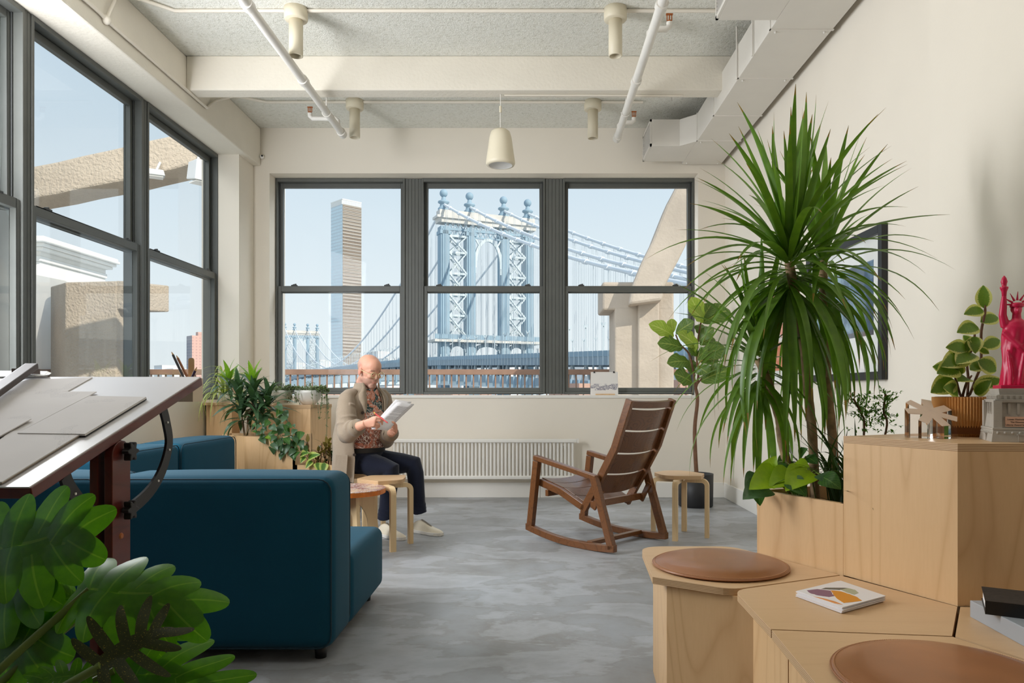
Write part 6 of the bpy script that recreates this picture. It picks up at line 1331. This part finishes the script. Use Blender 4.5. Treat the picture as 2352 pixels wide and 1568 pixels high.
wst, cst, shd = P(842, 1028, 5.45), P(840, 945, 5.45), P(840, 908, 5.46)
def ering(c, a, b, n=28, tilt=0): return [V(c)+NX*b*math.cos(2*PI*k/n)+LX*a*math.sin(2*PI*k/n) for k in range(n)]
bd.loft([ering(P(820, 1062, 5.45), .165, .11), ering(wst, .155, .105), ering(P(842, 985, 5.45), .155, .112), ering(cst, .17, .112), ering(shd, .16, .08), ering(nk, .07, .06)])
shN, elN, wrN = P(796, 914, 5.29), P(797, 992, 5.17), P(840, 972, 5.05)
shF, elF, wrF = P(880, 912, 5.60), P(884, 1004, 5.52), P(902, 992, 5.27)
hipN, knN, anN = P(822, 1062, 5.41), P(899, 1078, 5.345), P(885, 1190, 5.36)
hipF, knF, anF = P(842, 1058, 5.58), P(952, 1066, 5.52), P(962, 1176, 5.49)
for a, b, c in ((shN, elN, wrN), (shF, elF, wrF)): bd.tube([a, a.lerp(b, .5), b, b.lerp(c, .35), c], [.052, .046, .040, .039, .027], 14)
for a, b, c in ((hipN, knN, anN), (hipF, knF, anF)): bd.tube([a, a.lerp(b, .5), b, b.lerp(c, .4), c], [.082, .070, .054, .052, .036], 14)
def hand(w, d, p, s, curls, thumb, L=.085):
    # w wrist, d along the hand, p palm side (fingers curl towards it), s thumb side
    d, p, s = d.normalized(), p.normalized(), s.normalized()
    bd.tube([w, w+d*.03, w+d*.06, w+d*L], [(.027, .019)]*1+[(.034, .017), (.040, .015), (.037, .012)], 14) if False else None
    rings = []
    for t, a, b in ((-.01, .026, .020), (.02, .032, .019), (.05, .040, .017), (.078, .041, .014), (.088, .036, .010)):
        rings.append([w+d*t+s*a*math.cos(2*PI*k/16)+p*b*math.sin(2*PI*k/16) for k in range(16)])
    bd.loft(rings)
    for i, (o_, ln) in enumerate(((.029, .92), (.010, 1.0), (-.010, .95), (-.028, .76))):
        q = w+d*.078+s*o_; pts = [w+d*.05+s*o_*.9, q]; a = 0
        for seg, cu in zip((.042, .027, .021), curls[i]):
            a += math.radians(cu); q = q+(d*math.cos(a)+p*math.sin(a)+s*(.05*(1.5-i)/3))*seg*ln; pts.append(q)
        bd.tube(pts, [.0095, .0098, .0090, .0082, .0066], 10)
        bd.ball(q, .0066, 8, 6)
    q = w+d*.018+s*.022+p*.006; pts = [q]
    for seg, (td, ts, tp) in zip((.040, .032, .026), thumb): q = q+(d*td+s*ts+p*tp).normalized()*seg; pts.append(q)
    bd.tube(pts, [.0125, .0120, .0100, .0075], 10); bd.ball(q, .0075, 8, 6)
dN = (P(886, 962, 4.98)-wrN)
hand(wrN, dN, V((.1, .75, -.5)), V((.25, -.1, .9)), [(28, 40, 20), (34, 44, 25), (46, 55, 35), (56, 62, 40)], [(.5, .55, .5), (.85, .1, .5), (.9, -.2, .35)])
dF = (P(916, 979, 5.16)-wrF)
hand(wrF, dF, V((-.55, -.5, .35)), V((.1, -.5, .85)), [(50, 60, 40), (52, 62, 40), (55, 62, 40), (58, 64, 40)], [(.55, .6, -.1), (.75, .2, .5), (.5, -.1, .8)])
me = remesh(bd, 'body', .0042, M['skin'], 3)
vc = me.color_attributes.new('tone', 'FLOAT_COLOR', 'POINT'); HI = HM.inverted(); skin, stub, hair, lip = V(S(222, 168, 142)[:3]), V(S(150, 124, 112)[:3]), V(S(176, 152, 138)[:3]), V(S(192, 134, 116)[:3])
def sstep(a, b, x): t = min(1, max(0, (x-a)/(b-a))); return t*t*(3-2*t)
for v_ in me.vertices:
    q = HI @ v_.co; c = skin.copy()
    if q.length < .19:
        nz = .012*noise.noise(v_.co*60)
        jaw = sstep(-.022, -.062, q.z+1.6*nz+.30*max(0, .03-q.x))*sstep(-.055, -.01, q.x+nz)*sstep(-.15, -.115, q.z)
        mo = 1-sstep(.004, .010, abs(q.z+.062))*1.0; 
        c = c.lerp(stub, .62*jaw)
        if q.x > .078 and abs(q.y) < .022 and -.0755 < q.z < -.0585: c = lip.copy()
        hr = sstep(.005, -.02, q.x+nz)*sstep(.075, .045, q.z+nz)*sstep(-.07, -.05, q.z); c = c.lerp(hair, .75*hr)
        if q.x > .062 and .018 < abs(q.y) < .046 and .012 < q.z < .028: c = c.lerp(V(S(132, 104, 90)[:3]), .6)
        if abs(q.y) > .076: c = c.lerp(V(S(214, 128, 108)[:3]), .5)
    vc.data[v_.index].color = (*c, 1)
link_mesh(me, 'body', pn)
for sg in (-1, 1):
    MB().ball(HM @ V((.0745, sg*.031, .001)), .0125, 14, 10).build('eye', plain('eye_white', S(214, 200, 192), .3, .02), pn)
    MB().ball(HM @ V((.0845, sg*.031, -.003)), (.003, .006, .006), 10, 8, M=H3).build('iris', plain('dark_iris', S(50, 40, 34), .2), pn)
    MB().ball(HM @ V((.0765, sg*.031, .004)), (.0128, .0160, .0105), 14, 8, M=H3).build('eyelid', plain('eyelid_skin', S(204, 146, 122), .5), pn)
# glasses
M['glassrim'] = plain('pale_clear_acetate', S(222, 206, 158), .2, .02, coat=.3)
for sg in (-1, 1):
    c = V((.104, sg*.033, -.006)); pts = [HM @ (c+V((-.012*abs(math.cos(a))*0, .023*math.cos(a), .020*math.sin(a)))) for a in [2*PI*k/24 for k in range(24)]]
    MB().tube(pts, .0024, 6, closed=True).build('lens_rim', M['glassrim'], pn)
    MB().lathe([(.001, 0), (.022, 0)], n=20, M=Matrix.Translation(HM @ c) @ H3.to_4x4() @ Matrix.Rotation(PI/2, 4, 'Y')).build('lens', M['glass'], pn)
    MB().tube([HM @ V((.103, sg*.056, 0)), HM @ V((.085, sg*.078, .002)), HM @ V((.0, sg*.083, .004)), HM @ V((-.018, sg*.083, -.008))], .0022, 6).build('temple', M['glassrim'], pn)
MB().tube([HM @ V((.104, -.010, -.002)), HM @ V((.108, 0, .003)), HM @ V((.104, .010, -.002))], .0022, 6).build('bridge_piece', M['glassrim'], pn)
# shirt
m = MB(); m.loft([ering(P(840, 1026, 5.45), .169, .120), ering(P(841, 1015, 5.45), .167, .119), ering(P(842, 985, 5.45), .167, .124), ering(cst, .18, .124), ering(P(840, 915, 5.46), .17, .098), ering(P(842, 900, 5.45), .10, .078), ering(P(844, 893, 5.435), .072, .070)], cap=False)
m.build('shirt', shirtmat(), pn)
# trousers
tr_ = MB(); tr_.loft([ering(P(818, 1074, 5.45), .175, .13), ering(P(826, 1052, 5.45), .178, .128), ering(P(838, 1030, 5.45), .170, .120)])
for a, b, c in ((hipN, knN, anN), (hipF, knF, anF)):
    tr_.tube([a, a.lerp(b, .35), a.lerp(b, .75), b+V((.0, 0, -.002)), b.lerp(c, .18), b.lerp(c, .5), b.lerp(c, .8), b.lerp(c, .93), c+V((0, 0, .01))], [.100, .092, .078, .068, .064, .060, .055, .058, .057], 18)
    for k, t in enumerate((.84, .92, .99)): q = b.lerp(c, t); tr_.tube([q+V((.05*math.cos(a_), .05*math.sin(a_), .006*math.sin(2*a_+k))) for a_ in [2*PI*j/16 for j in range(16)]], .011, 8, closed=True)
tr_.ball(hipN.lerp(hipF, .5)+V((-.02, 0, -.005)), (.14, .17, .075), 18, 12)
link_mesh(remesh(tr_, 'trousers', .0065, M['denim'], 4), 'trousers', pn)
MB().loft([ering(P(836, 1037, 5.45), .174, .124), ering(P(839, 1027, 5.45), .171, .1215)], cap=False).build('belt', M['black'], pn)
# coat: open C-shaped shell with thickness, sleeves, collar, cuffs, buttons, pocket
rows = [(.385, (-1.405, 5.47), .170, .120, 92, 96), (.46, (-1.395, 5.47), .180, .135, 88, 92), (.53, (-1.372, 5.46), .192, .150, 80, 80), (.60, (-1.335, 5.455), .200, .152, 64, 58), (.655, (-1.312, 5.45), .203, .148, 46, 40), (.72, (-1.298, 5.45), .201, .146, 36, 32), (.78, (-1.288, 5.45), .199, .146, 30, 27), (.84, (-1.276, 5.45), .200, .147, 26, 24), (.90, (-1.266, 5.45), .203, .146, 23, 22), (.955, (-1.258, 5.45), .206, .138, 21, 21), (1.0, (-1.252, 5.452), .205, .124, 21, 21), (1.035, (-1.248, 5.455), .175, .104, 23, 23), (1.062, (-1.244, 5.455), .120, .090, 28, 28), (1.085, (-1.242, 5.45), .086, .082, 36, 36), (1.118, (-1.240, 5.445), .082, .080, 46, 46)]
m = MB(); nA = 44; grid = []
def plan(z):
    k = max(0, min(1, (.72-z)/.30)); E = [(-1.262, 5.262), (-1.335, 5.242), (-1.425, 5.285), (-1.468, 5.40), (-1.445, 5.54), (-1.37, 5.635), (-1.27, 5.672), (-1.20, 5.655)]
    return [V((x-.018*k*(1 if y < 5.3 else 0), y-.012*k*(1 if y < 5.3 else 0), z)) for x, y in E]
for i, (z, c, a, b, g1, g2) in enumerate(rows):
    row = []
    for k in range(nA+1):
        th = math.radians(g1)+(2*PI-math.radians(g1+g2))*k/nA
        wv = 1+.016*math.sin(th*9+z*11)*sstep(.9, .4, z)+.010*math.sin(th*5-z*30)
        row.append(V((c[0], c[1], z+(.012*math.sin(th*4) if i == 0 else 0)))+NX*b*wv*math.cos(th)-LX*a*wv*math.sin(th))
    if z < .70:
        q = spl(plan(z), 8); row2 = []
        for k in range(nA+1):
            t = k/nA*(len(q)-1); i_ = min(int(t), len(q)-2); p = q[i_].lerp(q[i_+1], t-i_); w_ = sstep(.70, .62, z); wv = .010*math.sin(k*.95+z*6)*sstep(.66, .42, z)
            p = V((p.x, p.y, z+(.010*math.sin(k*.5) if i == 0 else 0)))+(V((p.x+1.31, p.y-5.45, 0)).normalized())*wv; row2.append(row[k].lerp(p, w_))
        row = row2
    grid.append(row)
m.add([p for r_ in grid for p in r_], [(i*(nA+1)+k, i*(nA+1)+k+1, (i+1)*(nA+1)+k+1, (i+1)*(nA+1)+k) for i in range(len(rows)-1) for k in range(nA)], True)
co_ = m.build('coat', M['linen'], pn); sd = co_.modifiers.new('cloth', 'SOLIDIFY'); sd.thickness = .006; sd.offset = 1; ss = co_.modifiers.new('smooth', 'SUBSURF'); ss.levels = 1; ss.render_levels = 1
for a, b, c, e_, nm in ((shN, elN, wrN, .62, 0), (shF, elF, wrF, .80, 1)):
    sl = MB(); end = b.lerp(c, e_)
    sl.tube(spl([a+V((.05, .065, .040)) if nm == 0 else a+V((-.05, -.065, .036)), a+V((.004, .004, .002)), a.lerp(b, .5)+V((-.004, 0, 0)), b.lerp(a, .12), b+(b-a).normalized()*.018, b.lerp(c, .25)+V((0, 0, -.012)), b.lerp(c, .45), end], 3), [.034, .042, .050, .058, .064, .068, .073, .071, .070, .069, .069, .069, .068, .067, .064, .061, .059, .056, .055, .054, .053, .052][:22], 18)
    for k, t in enumerate((.10, .28, .42)): q = b.lerp(c, t*.8); ax = (c-b).normalized(); e1 = ax.orthogonal().normalized(); e2 = ax.cross(e1); sl.tube([q+(e1*math.cos(w_)+e2*math.sin(w_))*.060+ax*.010*math.sin(w_+k) for w_ in [2*PI*j/18 for j in range(18)]], .0085, 8, closed=True)
    for k, t in enumerate((.35, .62, .85)): q = a.lerp(b, t); ax = (b-a).normalized(); e1 = ax.orthogonal().normalized(); e2 = ax.cross(e1); sl.tube([q+(e1*math.cos(w_)+e2*math.sin(w_))*.070+ax*.016*math.sin(w_+k*2) for w_ in [PI*1.6*j/14+k for j in range(15)]], .007, 8)
    link_mesh(remesh(sl, 'sleeve', .006, M['linen'], 5), 'sleeve', pn)
    ax = (c-b).normalized(); q0 = b.lerp(c, e_-.24); q1 = end+ax*.004
    cf = MB(); cf.tube([q0, q0.lerp(q1, .1), q0.lerp(q1, .9), q1, q1-ax*.012], [.054, .0605, .0585, .056, .047], 20, cap=False); cf.build('cuff', M['cuff'], pn)
# lapels follow the front edges
for kk, col_i in ((0, 0), (1, nA)):
    lp_ = []
    for i in range(8, 15):
        p = grid[i][col_i]; q = grid[i][3 if kk == 0 else nA-3]; o_ = (p-V((rows[i][1][0], rows[i][1][1], p.z))).normalized()*.012; w_ = [.2, .7, 1.1, 1.35, 1.4, 1.3, .9][i-8]
        a = p+o_; b = p.lerp(q, min(1.0, w_*.8))+o_*1.5; lp_.append([a, b, b+o_*.35, a+o_*.35])
    MB().loft(lp_, smooth=True).build('lapel', M['cuff'], pn)
for i, col_i, zz in ((8, 1, 0), (5, 1, 0), (3, 1, 0)):
    p = grid[i][col_i]; o_ = (p-V((rows[i][1][0], rows[i][1][1], p.z))).normalized(); MB().cyl(p+o_*.006, p+o_*.011, .011, n=14).build('button', plain('dark_horn_button', S(60, 50, 44), .4), pn)
pk = [grid[i][k] for i, k in ((1, 4), (1, 10), (3, 10), (3, 4))]; oo = V((-.25, -.97, 0))*.014
MB().hexa([p+oo*.9 for p in pk]+[p+oo*1.25 for p in pk]).build('pocket', M['linen'], pn)
K_ = lambda *n: [c for c in pn.children if c.name.split('.')[0] in n]
under(co_, *K_('sleeve', 'cuff', 'lapel', 'button', 'pocket'))
bp2 = K_('bridge_piece')[0]; bp2.name = 'spectacles'; under(bp2, *K_('lens_rim', 'lens', 'temple'))
for e_, i_, l_ in zip(K_('eye'), K_('iris'), K_('eyelid')): under(e_, i_, l_)
# shoes
M['shoe'] = plain('cream_leather', S(232, 222, 200), .5, .03, 12); M['sole'] = plain('white_rubber', S(236, 232, 224), .6, .02)
def shoe(heel, toe, sg):
    d = (toe-heel); d.z = 0; L = .29; d = d.normalized(); s2 = V((-d.y, d.x, 0)); o_ = V((heel.x, heel.y, 0))
    sec = [(0.0, .020, .060), (.03, .034, .088), (.08, .037, .100), (.13, .040, .084), (.17, .045, .066), (.21, .048, .052), (.25, .044, .044), (.275, .032, .036), (.289, .014, .026)]
    rings = [[o_+d*x+s2*(w*math.cos(a)*(1.0 if math.sin(a) < .3 else .86))+V((0, 0, .022+max(0, math.sin(a))*(h-.022)+min(0, math.sin(a))*.006)) for a in [2*PI*k/20 for k in range(20)]] for x, w, h in sec]
    up = MB().loft(rings).build('shoe', M['shoe'], pn); ss = up.modifiers.new('s', 'SUBSURF'); ss.levels = 1; ss.render_levels = 1
    rings = [[o_+d*x+s2*(w*1.06*c)+V((0, 0, z)) for c, z in ((-1, .001), (1, .001), (1.02, .024), (-1.02, .024))] for x, w, h in [(-.004, .018, 0)]+sec[1:-1]+[(.293, .014, 0)]]
    under(up, MB().loft(rings, smooth=False).build('sole', M['sole'], pn, bevel=.003))
    el_ = MB().loft([[o_+d*x+s2*w+V((0, 0, z)) for w in (-hw, hw)] for x, z, hw in ((.085, .1012, .010), (.12, .0895, .009), (.16, .0725, .008), (.19, .0615, .006))], cap=False, closed=False).build('elastic_panel', plain('grey_elastic', S(120, 112, 100), .8), pn); under(up, el_)
shoe(V((anN.x-.045, anN.y+.01, 0)), V((anN.x+.13, anN.y-.15, 0)), 1); shoe(V((anF.x-.045, anF.y+.015, 0)), V((anF.x+.16, anF.y-.13, 0)), -1)
# papers and pencil in his hands
def textpaper():
    t = NT('printed_page'); sp = t.n('SeparateXYZ'); t.l(t.coord('UV'), sp.inputs[0]); n1 = t.noise(t.coord('UV', (60, 34, 1)), 1, 1)
    ln = t.math('LESS_THAN', t.math('FRACT', t.math('MULTIPLY', sp.outputs[1], 38)), .5); inx = t.math('MULTIPLY', t.math('GREATER_THAN', sp.outputs[0], .14), t.math('LESS_THAN', sp.outputs[0], .86)); iny = t.math('MULTIPLY', t.math('GREATER_THAN', sp.outputs[1], .38), t.math('LESS_THAN', sp.outputs[1], .88))
    gp_ = t.math('MULTIPLY', t.math('GREATER_THAN', t.math('ABSOLUTE', t.math('SUBTRACT', sp.outputs[1], .53)), .015), t.math('GREATER_THAN', t.math('ABSOLUTE', t.math('SUBTRACT', sp.outputs[1], .64)), .015))
    k = t.math('MULTIPLY', t.math('MULTIPLY', ln, gp_), t.math('MULTIPLY', t.math('MULTIPLY', inx, iny), t.math('GREATER_THAN', n1, .36))); t.col(t.mix(t.math('MULTIPLY', k, .55), S(238, 236, 238), S(120, 120, 126))); t.set(rough=.8); return t.m
tl, tr2, brr, bl = P(914, 924, 5.17), P(951, 929.5, 5.24), P(892, 988, 5.12), P(854.5, 985.5, 5.03); pno = (tr2-tl).cross(bl-tl).normalized()
if pno.y < 0: pno = -pno
M['page'] = textpaper()
for k in range(4):
    m = MB(); o_ = pno*(.0022*k); sk = V((R.uniform(-.006, .004), 0, R.uniform(0, .008)))*k; n_ = 8; m.uv = []
    for i in range(n_+1):
        t = i/n_
        for j in range(5):
            u = j/4; p = (tl*(1-u)+tr2*u)*t+(bl*(1-u)+brr*u)*(1-t)+o_+sk*(.4+.6*t)+pno*(.010*math.sin(PI*t)); m.v.append(tuple(p)); m.uv.append((u, t))
    for i in range(n_):
        for j in range(4): m.f.append((i*5+j, i*5+j+1, i*5+j+6, i*5+j+5)); m.sm.append(True); m.mi.append(0)
    me = m.mesh('page', M['page']); t_ = bpy.data.objects.new('document_page', me); COL.objects.link(t_); sd = t_.modifiers.new('thick', 'SOLIDIFY'); sd.thickness = .0006
    tag(t_, 'top printed page held by the seated man' if k == 0 else 'white page ' + ('', 'just behind the top page', 'third back', 'rearmost')[k] + " of the papers in the seated man's hands", 'paper', 'pages in his hands')
pa, pb_ = P(859, 947, 4.985), P(892, 972, 4.94)
t_ = thing('pencil', "red pencil in the seated man's right hand", 'pencil', tuple(pa)); d = (pb_-pa).normalized()
MB().cyl(pa+d*.012, pb_-d*.014, .0042, n=8).build('barrel', plain('red_lacquer', S(206, 40, 40), .3), t_); MB().cyl(pb_-d*.014, pb_, .0042, .0008, n=8).build('tip', plain('red_lead', S(200, 50, 50), .5), t_); MB().cyl(pa, pa+d*.012, .0042, n=8).build('end_cap', plain('yellow_end', S(230, 180, 60), .4), t_)
